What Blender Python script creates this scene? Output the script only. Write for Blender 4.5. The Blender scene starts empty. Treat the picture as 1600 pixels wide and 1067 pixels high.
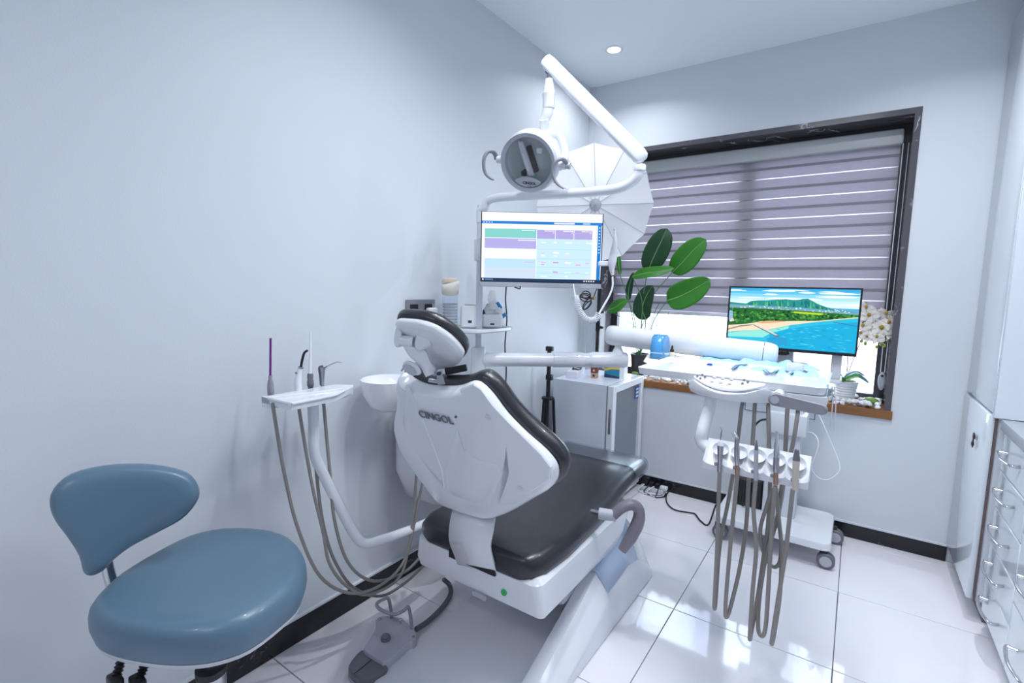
import bpy, bmesh, math, random
from mathutils import Vector, Matrix
random.seed(7)
PI = math.pi
SC = bpy.context.scene
COL = SC.collection

# ------------------------------------------------------------------ camera
CAM_H, FPX, YAW, PITCH, ROLL = 1.4, 776.0, -.6062, -.1089, .0217
def cam_axes():
    f = Vector((math.sin(YAW)*math.cos(PITCH), math.cos(YAW)*math.cos(PITCH), math.sin(PITCH)))
    r = f.cross(Vector((0, 0, 1))).normalized(); u = r.cross(f)
    return r*math.cos(ROLL)+u*math.sin(ROLL), u*math.cos(ROLL)-r*math.sin(ROLL), f
RT, UP, FW = cam_axes()
CP = Vector((0, 0, CAM_H))
cd = bpy.data.cameras.new('camera'); cd.sensor_fit = 'HORIZONTAL'; cd.sensor_width = 36
cd.lens = FPX/1600*36; cd.clip_start = .02
cam = bpy.data.objects.new('camera', cd); COL.objects.link(cam)
cam.matrix_world = Matrix(((RT.x, UP.x, -FW.x, 0), (RT.y, UP.y, -FW.y, 0), (RT.z, UP.z, -FW.z, CAM_H), (0, 0, 0, 1)))
SC.camera = cam

# ------------------------------------------------------------------ world, exposure, large lights
SC.view_settings.view_transform = 'Standard'; SC.view_settings.look = 'None'
SC.view_settings.gamma = 1; SC.view_settings.use_curve_mapping = False
SC.view_settings.exposure = 0.15
wd = bpy.data.worlds.new('world'); SC.world = wd; wd.use_nodes = True
wd.node_tree.nodes['Background'].inputs[0].default_value = (.90, .95, 1, 1)
wd.node_tree.nodes['Background'].inputs[1].default_value = 9.0

def area_light(name, loc, size, energy, color, rot=(0, 0, 0), shape='DISK', spread=PI):
    l = bpy.data.lights.new(name, 'AREA'); l.shape = shape; l.size = size
    if shape == 'RECTANGLE': l.size_y = size
    l.energy = energy; l.color = color; l.spread = spread
    o = bpy.data.objects.new(name, l); COL.objects.link(o); o.location = loc; o.rotation_euler = rot
    return o
COOL = (.89, .938, 1.0)
FILL_PANELS = [(-.25, 1.55), (-.25, -.9)]  # out of view, added to fill the room with light
DOWNS_AND_FILLS = [(-1.33, 2.93), (-.85, 1.3), (.3, 2.5), (-1.0, -.9)]  # first is the visible fitting; the other three are unseen, added for fill
for (x, y), e in zip(FILL_PANELS, (14.5, 4.5)): area_light('fill_panel_light', (x, y, 2.80), .58, e, COOL, shape='SQUARE', spread=2.5)
for (x, y), e in zip(DOWNS_AND_FILLS, (5, 7, 10, 4)): area_light('downlight_or_fill_lamp', (x, y, 2.822), .07, e, COOL, spread=2.5)
SC.cycles.max_bounces = 8; SC.cycles.diffuse_bounces = 5; SC.cycles.caustics_reflective = False; SC.cycles.caustics_refractive = False

# ------------------------------------------------------------------ helpers
def at(px, py, x=None, y=None, z=None, d=None):
    """the point of the room seen at a pixel of the 1600x1067 photograph, on a given plane"""
    r = RT*((px-800)/FPX) - UP*((py-533.5)/FPX) + FW
    if x is not None: t = x/r.x
    elif y is not None: t = y/r.y
    elif z is not None: t = (z-CAM_H)/r.z
    else: t = d
    return CP + r*t
def atp(px, py, p, n):
    r = RT*((px-800)/FPX) - UP*((py-533.5)/FPX) + FW
    p, n = Vector(p), Vector(n)
    return CP + r*((p-CP).dot(n)/r.dot(n))

def lin(h):
    h = h.lstrip('#'); o = []
    for i in (0, 2, 4):
        c = int(h[i:i+2], 16)/255
        o.append(c/12.92 if c <= .04045 else ((c+.055)/1.055)**2.4)
    return (*o, 1)
MATS = {}
def mat(name, col='ffffff', rough=.5, metal=0, spec=.5, bump=0, bscale=40, var=0, vscale=6, coat=0, trans=0, alpha=1, emit=0, ecol=None, stretch=None, transl=0, sss=0):
    if name in MATS: return MATS[name]
    m = bpy.data.materials.new(name); m.use_nodes = True; nt = m.node_tree
    b = nt.nodes['Principled BSDF']; c = lin(col)
    b.inputs['Base Color'].default_value = c; b.inputs['Roughness'].default_value = rough
    b.inputs['Metallic'].default_value = metal; b.inputs['Specular IOR Level'].default_value = spec
    b.inputs['Coat Weight'].default_value = coat; b.inputs['Coat Roughness'].default_value = .08
    b.inputs['Transmission Weight'].default_value = trans; b.inputs['Alpha'].default_value = alpha
    if emit:
        b.inputs['Emission Color'].default_value = lin(ecol or col); b.inputs['Emission Strength'].default_value = emit
    tc = nt.nodes.new('ShaderNodeTexCoord'); mp = nt.nodes.new('ShaderNodeMapping')
    nt.links.new(tc.outputs['Object'], mp.inputs[0])
    if stretch: mp.inputs['Scale'].default_value = stretch
    if var:
        n = nt.nodes.new('ShaderNodeTexNoise'); n.inputs['Scale'].default_value = vscale; n.inputs['Detail'].default_value = 5
        nt.links.new(mp.outputs[0], n.inputs['Vector'])
        r = nt.nodes.new('ShaderNodeMapRange'); r.inputs[3].default_value = 1-var; r.inputs[4].default_value = 1+var
        nt.links.new(n.outputs[0], r.inputs[0])
        mx = nt.nodes.new('ShaderNodeMix'); mx.data_type = 'RGBA'; mx.blend_type = 'MULTIPLY'; mx.inputs[0].default_value = 1
        mx.inputs[6].default_value = c; nt.links.new(r.outputs[0], mx.inputs[7])
        nt.links.new(mx.outputs[2], b.inputs['Base Color'])
    if bump:
        n = nt.nodes.new('ShaderNodeTexNoise'); n.inputs['Scale'].default_value = bscale; n.inputs['Detail'].default_value = 4
        nt.links.new(mp.outputs[0], n.inputs['Vector'])
        bp = nt.nodes.new('ShaderNodeBump'); bp.inputs['Strength'].default_value = bump; bp.inputs['Distance'].default_value = .01
        nt.links.new(n.outputs[0], bp.inputs['Height']); nt.links.new(bp.outputs[0], b.inputs['Normal'])
    if transl:
        t = nt.nodes.new('ShaderNodeBsdfTranslucent'); t.inputs[0].default_value = c
        ms = nt.nodes.new('ShaderNodeMixShader'); ms.inputs[0].default_value = transl
        nt.links.new(b.outputs[0], ms.inputs[1]); nt.links.new(t.outputs[0], ms.inputs[2])
        nt.links.new(ms.outputs[0], nt.nodes['Material Output'].inputs[0])
    MATS[name] = m
    return m
def glass_mat(name, col='ffffff', clear=.9, rough=.02):
    """thin clear sheet: see-through with a fresnel-like gloss"""
    if name in MATS: return MATS[name]
    m = bpy.data.materials.new(name); m.use_nodes = True; nt = m.node_tree
    nt.nodes.remove(nt.nodes['Principled BSDF'])
    t = nt.nodes.new('ShaderNodeBsdfTransparent'); t.inputs[0].default_value = lin(col)
    g = nt.nodes.new('ShaderNodeBsdfGlossy'); g.inputs['Roughness'].default_value = rough
    ms = nt.nodes.new('ShaderNodeMixShader'); ms.inputs[0].default_value = 1-clear
    nt.links.new(t.outputs[0], ms.inputs[1]); nt.links.new(g.outputs[0], ms.inputs[2])
    nt.links.new(ms.outputs[0], nt.nodes['Material Output'].inputs[0])
    MATS[name] = m; return m
def emis(name, col, s):
    if name in MATS: return MATS[name]
    m = bpy.data.materials.new(name); m.use_nodes = True; nt = m.node_tree
    nt.nodes.remove(nt.nodes['Principled BSDF'])
    e = nt.nodes.new('ShaderNodeEmission'); e.inputs[0].default_value = lin(col); e.inputs[1].default_value = s
    nt.links.new(e.outputs[0], nt.nodes['Material Output'].inputs[0])
    MATS[name] = m; return m

def catmull(pts, k=6):
    pts = [Vector(p) for p in pts]
    if len(pts) < 3: return pts
    P = [pts[0]*2-pts[1]] + pts + [pts[-1]*2-pts[-2]]; o = []
    for i in range(1, len(P)-2):
        a, b, c, d = P[i-1:i+3]
        for j in range(k):
            t = j/k
            o.append(.5*((2*b)+(c-a)*t+(2*a-5*b+4*c-d)*t*t+(3*b-a-3*c+d)*t**3))
    o.append(pts[-1]); return o
def basis(ax):
    ax = Vector(ax).normalized()
    h = Vector((0, 0, 1)) if abs(ax.z) < .9 else Vector((1, 0, 0))
    u = ax.cross(h).normalized(); return u, ax.cross(u).normalized()*-1, ax
def frame(o, u, v):
    """matrix with origin o, columns u, v, u x v"""
    u = Vector(u).normalized(); v = Vector(v); v = (v-u*v.dot(u)).normalized(); w = u.cross(v)
    return Matrix(((u.x, v.x, w.x, o[0]), (u.y, v.y, w.y, o[1]), (u.z, v.z, w.z, o[2]), (0, 0, 0, 1)))

class MB:
    def __init__(s): s.v = []; s.f = []; s.m = []
    def add(s, vs, fs, mi=0):
        n = len(s.v); s.v += [Vector(v) for v in vs]
        for f in fs: s.f.append([i+n for i in f]); s.m.append(mi)
        return s
    def box(s, lo, hi, M=None, mi=0):
        x0, y0, z0 = lo; x1, y1, z1 = hi
        vs = [Vector(p) for p in ((x0,y0,z0),(x1,y0,z0),(x1,y1,z0),(x0,y1,z0),(x0,y0,z1),(x1,y0,z1),(x1,y1,z1),(x0,y1,z1))]
        if M: vs = [M @ v for v in vs]
        return s.add(vs, [(0,3,2,1),(4,5,6,7),(0,1,5,4),(1,2,6,5),(2,3,7,6),(3,0,4,7)], mi)
    def rbox(s, lo, hi, r=.01, seg=3, M=None, mi=0):
        bm = bmesh.new(); bmesh.ops.create_cube(bm, size=1)
        lo, hi = Vector(lo), Vector(hi); c = (lo+hi)/2; d = hi-lo
        for v in bm.verts: v.co = Vector((v.co.x*d.x, v.co.y*d.y, v.co.z*d.z))+c
        r = min(r, min(d)*.49)
        bmesh.ops.bevel(bm, geom=bm.edges[:], offset=r, segments=seg, profile=.5, affect='EDGES')
        bm.verts.index_update()
        vs = [(M @ v.co if M else v.co.copy()) for v in bm.verts]
        s.add(vs, [[v.index for v in f.verts] for f in bm.faces], mi); bm.free(); return s
    def loft(s, rings, cap=True, mi=0, closed=True):
        n = len(rings[0]); vs = [Vector(p) for r in rings for p in r]; fs = []
        for i in range(len(rings)-1):
            for j in range(n if closed else n-1):
                a = i*n+j; b = i*n+(j+1) % n
                fs.append((a, b, b+n, a+n))
        if cap: fs.append(tuple(range(n-1, -1, -1))); fs.append(tuple(range((len(rings)-1)*n, len(rings)*n)))
        return s.add(vs, fs, mi)
    def cyl(s, p0, p1, r0, r1=None, n=16, mi=0, cap=True):
        r1 = r0 if r1 is None else r1; p0, p1 = Vector(p0), Vector(p1); u, v, w = basis(p1-p0)
        ring = lambda p, r: [p+(u*math.cos(2*PI*k/n)+v*math.sin(2*PI*k/n))*r for k in range(n)]
        return s.loft([ring(p0, r0), ring(p1, r1)], cap, mi)
    def tube(s, pts, r, n=8, k=6, mi=0, smooth=True, cap=True, flat=1):
        P = catmull(pts, k) if smooth else [Vector(p) for p in pts]
        R = r if isinstance(r, (list, tuple)) else [r]*2
        rings = []; t0 = (P[1]-P[0]).normalized(); u, v, _ = basis(t0)
        for i, p in enumerate(P):
            t = (P[min(i+1, len(P)-1)]-P[max(i-1, 0)]).normalized()
            u = (u-t*u.dot(t)).normalized(); v = t.cross(u)
            q = i/(len(P)-1)*(len(R)-1); a = min(int(q), len(R)-2); rr = R[a]+(R[a+1]-R[a])*(q-a)
            rings.append([p+(u*math.cos(2*PI*j/n)+v*math.sin(2*PI*j/n)*flat)*rr for j in range(n)])
        return s.loft(rings, cap, mi)
    def lathe(s, prof, o, ax=(0, 0, 1), n=24, mi=0, cap=True):
        u, v, w = basis(ax); o = Vector(o)
        return s.loft([[o+w*h+(u*math.cos(2*PI*j/n)+v*math.sin(2*PI*j/n))*max(r, 1e-4) for j in range(n)] for r, h in prof], cap, mi)
    def prism(s, pts, M, d0, d1, mi=0):
        """outline (u,v) extruded between d0 and d1 along the third axis of M"""
        a = [M @ Vector((p[0], p[1], d0)) for p in pts]; b = [M @ Vector((p[0], p[1], d1)) for p in pts]
        return s.loft([a, b], True, mi)
    def pillow(s, pts, prof, M=None, mi=0, bow=None, dome=0):
        """closed outline (u,v); prof = [(inset scale, height)...]; bow(u,v) adds height"""
        n = len(pts); cx = sum(p[0] for p in pts)/n; cy = sum(p[1] for p in pts)/n; rings = []
        T = lambda u, v, h: (M @ Vector((u, v, h)) if M else Vector((u, v, h)))
        for sc, h in prof:
            rings.append([T(cx+(p[0]-cx)*sc, cy+(p[1]-cy)*sc, h+(bow(cx+(p[0]-cx)*sc, cy+(p[1]-cy)*sc) if bow else 0)) for p in pts])
        base = len(s.v); s.loft(rings, False, mi)
        for ri, flip in ((0, True), (len(rings)-1, False)):
            h = prof[ri][1]; sc = prof[ri][0]; prev = base+ri*n
            steps = (.75, .5, .25)
            for q in steps:
                ring = [T(cx+(p[0]-cx)*sc*q, cy+(p[1]-cy)*sc*q, h+(dome*(1-q*q) if not flip else 0)+(bow(cx+(p[0]-cx)*sc*q, cy+(p[1]-cy)*sc*q) if bow else 0)) for p in pts]
                st = len(s.v); s.v += ring
                for j in range(n):
                    f = [prev+j, prev+(j+1) % n, st+(j+1) % n, st+j]
                    s.f.append(f[::-1] if flip else f); s.m.append(mi)
                prev = st
            st = len(s.v); s.v.append(T(cx, cy, h+(dome if not flip else 0)+(bow(cx, cy) if bow else 0)))
            for j in range(n):
                f = [prev+j, prev+(j+1) % n, st]
                s.f.append(f[::-1] if flip else f); s.m.append(mi)
        return s
    def ball(s, c, r, n=12, m=8, sc=(1, 1, 1), mi=0, M=None):
        c = Vector(c); rings = []
        for i in range(m+1):
            a = -PI/2+PI*i/m
            ring = [Vector((math.cos(a)*math.cos(2*PI*j/n)*r*sc[0], math.cos(a)*math.sin(2*PI*j/n)*r*sc[1], math.sin(a)*r*sc[2])) for j in range(n)]
            rings.append([(M @ p if M else p)+c for p in ring])
        return s.loft(rings, False, mi)

WL = {}
def tag(o, label=None, cat=None, group=None, kind=None):
    if label: o['label'] = label
    if cat: o['category'] = cat
    if group: o['group'] = group
    if kind: o['kind'] = kind
    return o
def thing(name, label, cat, loc, group=None):
    o = bpy.data.objects.new(name, None); COL.objects.link(o); o.location = loc; o.empty_display_size = .05
    WL[o] = Vector(loc); return tag(o, label, cat, group)
def link(name, me, mats, loc, parent):
    o = bpy.data.objects.new(name, me); COL.objects.link(o)
    for m in mats:
        if m and me and len(me.materials) < len(mats): me.materials.append(m)
    WL[o] = Vector(loc)
    if parent: o.parent = parent; o.location = Vector(loc)-WL[parent]
    else: o.location = loc
    return o
def obj(name, mb, mats, parent=None, label=None, cat=None, group=None, kind=None, sharp=40, solid=0, weld=True):
    if not isinstance(mats, (list, tuple)): mats = [mats]
    vs = mb.v; lo = Vector([min(v[i] for v in vs) for i in range(3)]); hi = Vector([max(v[i] for v in vs) for i in range(3)])
    c = (lo+hi)/2; c.z = lo.z
    me = bpy.data.meshes.new(name); me.from_pydata([v-c for v in vs], [], mb.f)
    me.polygons.foreach_set('material_index', mb.m); me.polygons.foreach_set('use_smooth', [True]*len(mb.f))
    me.update()
    bm = bmesh.new(); bm.from_mesh(me)
    if weld: bmesh.ops.remove_doubles(bm, verts=bm.verts[:], dist=1e-5)
    bmesh.ops.recalc_face_normals(bm, faces=bm.faces[:]); bm.to_mesh(me); bm.free()
    me.set_sharp_from_angle(angle=math.radians(sharp))
    o = link(name, me, mats, c, parent)
    if solid:
        md = o.modifiers.new('thickness', 'SOLIDIFY'); md.thickness = solid; md.offset = 0
    return tag(o, label, cat, group, kind)
def copy_tree(o, loc, label=None):
    r = o.copy(); COL.objects.link(r); r.location = loc; WL[r] = Vector(loc)
    if label: r['label'] = label
    def rec(src, dst):
        for ch in [c for c in src.children]:
            c = ch.copy(); COL.objects.link(c); c.parent = dst; WL[c] = WL[dst]+c.location; rec(ch, c)
    rec(o, r); return r
def text(name, body, size, M, m, parent, extrude=.0006, bold=0, sx=1):
    cu = bpy.data.curves.new(name, 'FONT'); cu.body = body; cu.size = size; cu.extrude = extrude; cu.offset = bold
    cu.align_x = 'CENTER'; cu.align_y = 'CENTER'
    tmp = bpy.data.objects.new('tmp', cu); COL.objects.link(tmp)
    me = bpy.data.meshes.new_from_object(tmp.evaluated_get(bpy.context.evaluated_depsgraph_get()))
    bpy.data.objects.remove(tmp); me.materials.clear(); me.materials.append(m)
    o = bpy.data.objects.new(name, me); COL.objects.link(o); o.parent = parent
    M = M.copy(); M.translation -= WL[parent]
    o.matrix_local = M @ Matrix.Diagonal((sx, 1, 1, 1)); return o
def ellipse(cx, cy, a, b, n=32, p=2.0):
    o = []
    for k in range(n):
        t = 2*PI*k/n; c, s_ = math.cos(t), math.sin(t)
        o.append((cx+a*math.copysign(abs(c)**(2/p), c), cy+b*math.copysign(abs(s_)**(2/p), s_)))
    return o
def smooth_outline(pts, k=4):
    P = [Vector((p[0], p[1], 0)) for p in pts]; n = len(P); o = []
    for i in range(n):
        a, b, c, d = P[i-1], P[i], P[(i+1) % n], P[(i+2) % n]
        for j in range(k):
            t = j/k; q = .5*((2*b)+(c-a)*t+(2*a-5*b+4*c-d)*t*t+(3*b-a-3*c+d)*t**3); o.append((q.x, q.y))
    return o

# ------------------------------------------------------------------ materials
M_wall = mat('wall_paint', 'd6dae0', .55, bump=.06, bscale=220, var=.02, vscale=2)
M_ceil = mat('ceiling_paint', 'f0f5f9', .6, bump=.03, bscale=150)
M_tile = mat('floor_tile', 'f0eef3', .045, var=.025, vscale=2.5, coat=.3)
M_grout = mat('grout', '74727c', .8, bump=.1)
M_white = mat('white_plastic', 'e0e2e8', .22, coat=.25, var=.01)
M_white2 = mat('white_enamel', 'e4e6ec', .18, coat=.4)
M_offw = mat('offwhite_plastic', 'c8cad2', .35)
M_black = mat('black_plastic', '17171b', .4)
M_dkleather = mat('dark_leather', '222228', .30, bump=.10, bscale=420, coat=.25)
M_blue = mat('blue_leather', '587488', .36, bump=.06, bscale=500, var=.05, vscale=4, coat=.12)
M_chrome = mat('chrome', 'd8d8dc', .08, metal=1)
M_steel = mat('brushed_steel', 'b4b5bb', .25, metal=1)
M_grey = mat('grey_plastic', '8f9098', .4)
M_mgrey = mat('mid_grey_plastic', '6d6e76', .4)
M_lgrey = mat('light_grey_plastic', 'b5b7c1', .4)
M_hose = mat('grey_hose', '8e8985', .45)
M_wood = mat('sill_wood', '8a5c34', .5, var=.25, vscale=8, stretch=(1, 8, 8), bump=.1)
M_sheet = mat('white_cloth', 'fafafc', .8, transl=.55)
M_stone = mat('white_stone', 'eeeef0', .55, bump=.3, bscale=30, var=.04)
M_leafd = mat('dark_leaf', '1f4d2b', .35, var=.2, vscale=10, bump=.15, bscale=30, stretch=(1, 1, 1), transl=.15)
M_leaf = mat('bright_leaf', '3f8f2c', .38, var=.2, vscale=9, transl=.25)
M_petal = mat('orchid_petal', 'f6f2ee', .5, transl=.4)
M_yel = mat('orchid_centre', 'a98a1c', .5)
M_bud = mat('orchid_bud', '9fae45', .5)
M_stem = mat('green_stem', '5f8b62', .5)
M_bluep = mat('blue_plastic', '4d9ad6', .2, coat=.3)
M_cab = mat('cabinet_gloss', 'dfe5ec', .10, coat=.4)
M_rubber = mat('rubber', '2a2a2e', .6)
M_film = glass_mat('clear_film', 'eef6fc', .66, .22)
M_glass = glass_mat('window_glass', 'f4faff', .93, .01)
def marble_mat(name, base, vein, scale=3.0, width=.03, rough=.15):
    m = bpy.data.materials.new(name); m.use_nodes = True; nt = m.node_tree; b = nt.nodes['Principled BSDF']
    tc = nt.nodes.new('ShaderNodeTexCoord')
    n = nt.nodes.new('ShaderNodeTexNoise'); n.inputs['Scale'].default_value = scale; n.inputs['Detail'].default_value = 8; n.inputs['Distortion'].default_value = 1.6
    nt.links.new(tc.outputs['Object'], n.inputs['Vector'])
    r = nt.nodes.new('ShaderNodeValToRGB'); e = r.color_ramp.elements
    e[0].position = .5-width; e[0].color = lin(base); e[1].position = .5+width; e[1].color = lin(base)
    k = r.color_ramp.elements.new(.5); k.color = lin(vein)
    nt.links.new(n.outputs[0], r.inputs[0])
    n2 = nt.nodes.new('ShaderNodeTexNoise'); n2.inputs['Scale'].default_value = 7; nt.links.new(tc.outputs['Object'], n2.inputs['Vector'])
    mx = nt.nodes.new('ShaderNodeMix'); mx.data_type = 'RGBA'; mx.inputs[6].default_value = lin(base)
    mr = nt.nodes.new('ShaderNodeMapRange'); mr.inputs[1].default_value = .52; mr.inputs[2].default_value = .62
    nt.links.new(n2.outputs[0], mr.inputs[0]); nt.links.new(mr.outputs[0], mx.inputs[0]); nt.links.new(r.outputs[0], mx.inputs[7])
    nt.links.new(mx.outputs[2], b.inputs['Base Color']); b.inputs['Roughness'].default_value = rough
    return m
M_marble = marble_mat('black_marble', '58555a', 'c4c4cc', 2.5, .012)
M_base = marble_mat('black_skirting', '1b1b20', '6a6a72', 6, .01, .22)

# ================================================================== SETTING
XL, YB, ZC, XR, YR = -1.704, 3.394, 2.836, 1.12, -2.0
def struct(name, mb, m, parent=None, **k):
    return obj(name, mb, m, parent, kind=None if parent else 'structure', **k)
# floor: slab plus a tile object for each tile
fl = struct('floor', MB().box((XL-.1, YR-.1, -.1), (XR+.1, YB+.5, -.006)), M_grout, label='glossy white square floor tiles with thin grey joints')
xs = [.029+.592*k for k in range(-3, 3)]; ys = [2.114+.598*k for k in range(-7, 3)]
xs = [XL]+[x for x in xs if XL+.02 < x < XR-.02]+[XR]; ys = [YR]+[y for y in ys if YR+.02 < y < YB-.02]+[YB]
for i in range(len(xs)-1):
    for j in range(len(ys)-1):
        g = .0016
        obj('tile', MB().rbox((xs[i]+g, ys[j]+g, -.008), (xs[i+1]-g, ys[j+1]-g, 0), .0012, 1), M_tile, fl)
struct('ceiling', MB().box((XL-.1, YR-.1, ZC), (XR+.1, YB+.4, ZC+.1)), M_ceil, label='plain pale ceiling with recessed downlight')
struct('wall_left', MB().box((XL-.12, YR-.1, -.1), (XL, YB+.4, ZC)), M_wall, label='plain white painted wall on the left')
struct('wall_right', MB().box((XR, YR-.1, -.1), (XR+.12, YB+.4, ZC)), M_wall, label='white wall behind the cabinets')
struct('wall_rear', MB().box((XL, YR-.12, -.1), (XR, YR, ZC)), M_wall, label='white wall behind the viewer')
WX0, WX1, WZ0, WZ1, WD = -1.59, .192, .768, 2.372, .30
wb = MB()
wb.box((XL, YB, 0), (XR, YB+WD, WZ0-.05)); wb.box((XL, YB, WZ1), (XR, YB+WD, ZC))
wb.box((XL, YB, WZ0-.05), (WX0, YB+WD, WZ1)); wb.box((WX1, YB, WZ0-.05), (XR, YB+WD, WZ1))
struct('wall_back', wb, M_wall, label='white wall around the wide window')
struct('trim_1', MB().box((XL, YB-.012, .1), (XL+.035, YB, ZC)), M_wall, label='narrow white corner batten beside the window')
struct('baseboard_left', MB().rbox((XL, YR, 0), (XL+.012, YB, .10), .002, 1), M_base, label='black stone skirting along the left wall')
struct('baseboard_back', MB().rbox((XL+.012, YB-.012, 0), (.487, YB, .083), .002, 1), M_base, label='black marble skirting under the window')
for nm, a, b in (('baseboard_left', (XL, YR, .10), (XL+.014, YB, .108)), ('baseboard_back', (XL+.012, YB-.014, .083), (.487, YB, .092))):
    struct('trim_2' if nm.endswith('left') else 'trim_3', MB().box(a, b), M_wall, label='thin white plaster edge above the %s skirting' % nm.split('_')[1])
# flush hatch under the sill
hp = MB(); p0 = at(1165, 618, y=YB); p1 = at(1273, 660, y=YB)
hx0, hx1, hz0, hz1 = p0.x, p1.x, p1.z+.015, p0.z+.02
struct('trim_4', MB().box((hx0, YB-.003, hz0), (hx1, YB, hz1)), M_mgrey, label='dark outlined hatch in the wall under the sill')
ht = bpy.data.objects['trim_4']; obj('hatch_cover', MB().box((hx0+.005, YB-.006, hz0+.005), (hx1-.005, YB-.001, hz1-.005)), M_wall, ht)

# window: marble lining, sill, frames, panes
win = thing('window_1', 'wide window lined with black marble above a brown wooden sill', None, (-.7, YB+.1, WZ0)); win['kind'] = 'structure'
obj('jamb', MB().box((WX0, YB-.004, WZ0), (WX0+.03, YB+WD, WZ1)), M_marble, win)
obj('jamb', MB().box((WX1-.03, YB-.004, WZ0), (WX1, YB+WD, WZ1)), M_marble, win)
obj('lintel', MB().box((WX0+.03, YB-.004, WZ1-.03), (WX1-.03, YB+WD, WZ1)), M_marble, win)
obj('window_sill', MB().rbox((WX0-.0, YB-.016, WZ0-.048), (WX1+.008, YB+WD, WZ0), .003, 1), M_wood, win, label='brown wooden sill edge')
by = YB+.17
M_frame = mat('dark_frame', '3b3a42', .35)
wy = by+.024
def wframe(x0, x1):
    f = MB()
    for a, b in (((x0, WZ0), (x0+.05, WZ1-.03)), ((x1-.05, WZ0), (x1, WZ1-.03)), ((x0+.05, WZ0), (x1-.05, WZ0+.05)), ((x0+.05, WZ1-.08), (x1-.05, WZ1-.03))):
        f.box((a[0], wy, a[1]), (b[0], wy+.05, b[1]))
    o = obj('window_frame', f, M_frame, win)
    obj('pane', MB().box((x0+.05, wy+.02, WZ0+.05), (x1-.05, wy+.024, WZ1-.08)), M_glass, o)
xm = at(1165, 350, y=wy).x
wframe(WX0+.03, xm); wframe(xm, WX1-.03)

# zebra roller blind
bl = thing('roller_blind', 'grey zebra roller blind drawn most of the way down the window', 'blind', (-.75, by, 1.2))
bx0, bx1 = WX0+.05, at(1408, 230, y=by).x
zt = at(1406, 228, y=by).z; zb = at(1041, 486, y=by).z
obj('cassette', MB().rbox((bx0-.005, by-.045, zt), (bx1+.008, by+.05, zt+.085), .012, 3), mat('cassette', 'b9bcbd', .4), bl)
M_band = mat('blind_weave', 'c9c6cb', .8, var=.30, vscale=14, stretch=(1.5, 30, 30), bump=.2, bscale=60, transl=.55)
M_dark = mat('blind_overlap', '8f8d96', .85, var=.12, vscale=14, stretch=(1.5, 30, 30), transl=.15)
M_sheer = mat('blind_sheer', 'eceaf2', .8, transl=.6)
per = .1245; z = zt+.01; k = 0
while z > zb+.02:
    z1 = max(z-per, zb)
    g = .006                          # bright slit at the foot of each repeat
    zm = (z+z1+g)/2
    if z-zm > .012:
        obj('band', MB().rbox((bx0, by-.004, zm+.007), (bx1, by-.001, z), .001, 1), M_band, bl)
        obj('overlap', MB().box((bx0, by-.006, zm-.007), (bx1, by-.0005, zm+.007)), M_dark, bl)
        obj('band', MB().rbox((bx0, by-.004, z1+g), (bx1, by-.001, zm-.007), .001, 1), M_band, bl)
    z = z1
obj('sheer', MB().box((bx0, by+.012, zb), (bx1, by+.0135, zt+.02)), M_sheer, bl)
obj('bottom_bar', MB().rbox((bx0, by-.012, zb-.022), (bx1, by+.014, zb+.004), .005, 2), mat('bar_white', 'd9d8e0', .4), bl)
c0 = at(1378, 590, y=by-.07)
for dx in (-.012, .012):
    obj('cord', MB().tube([(c0.x+dx, by-.05, zt), (c0.x+dx, by-.06, 1.5), (c0.x+dx*.8, by-.07, c0.z+.03)], .0022, 6), M_white, bl)
cw = obj('cord_weight', MB().pillow(ellipse(0, 0, .018, .052, 20), [(.7, -.009), (1, -.005), (1, .005), (.7, .009)], frame((c0.x, by-.07, c0.z-.02), (1, 0, 0), (0, 0, 1))), M_lgrey, bl)
obj('ring', MB().cyl((c0.x, by-.083, c0.z+.012), (c0.x, by-.078, c0.z+.012), .007, n=12), M_black, cw)

# building across the yard
nb = thing('neighbour_building', 'pale sunlit building faintly seen through the lower window', 'building', (-1.0, 7.0, -.5))
obj('wall', MB().box((-6, 7.0, -.5), (4, 7.3, 4.2)), mat('outer_wall', 'f2f2f2', .8, bump=.1), nb)
for x in (-2.55, -1.55, -.55, .45): obj('pilaster', MB().box((x, 6.9, -.5), (x+.22, 7.0, 4.2)), mat('outer_pilaster', 'b9b6c8', .8), nb)
for x in (-2.2, -1.2, -.2):
    w = obj('window', MB().box((x, 6.96, 1.9), (x+.5, 7.0, 3.0)), mat('outer_frame', 'd6d6dc', .6), nb)
    obj('pane', MB().box((x+.05, 6.95, 1.95), (x+.45, 6.962, 2.95)), mat('outer_glass', '9fb2c4', .1), w)
struct('ground', MB().box((-8, YB+.35, -.7), (6, 12, -.5)), mat('yard', 'c8c8c8', .8, bump=.2), label='pale yard outside the window')

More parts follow.
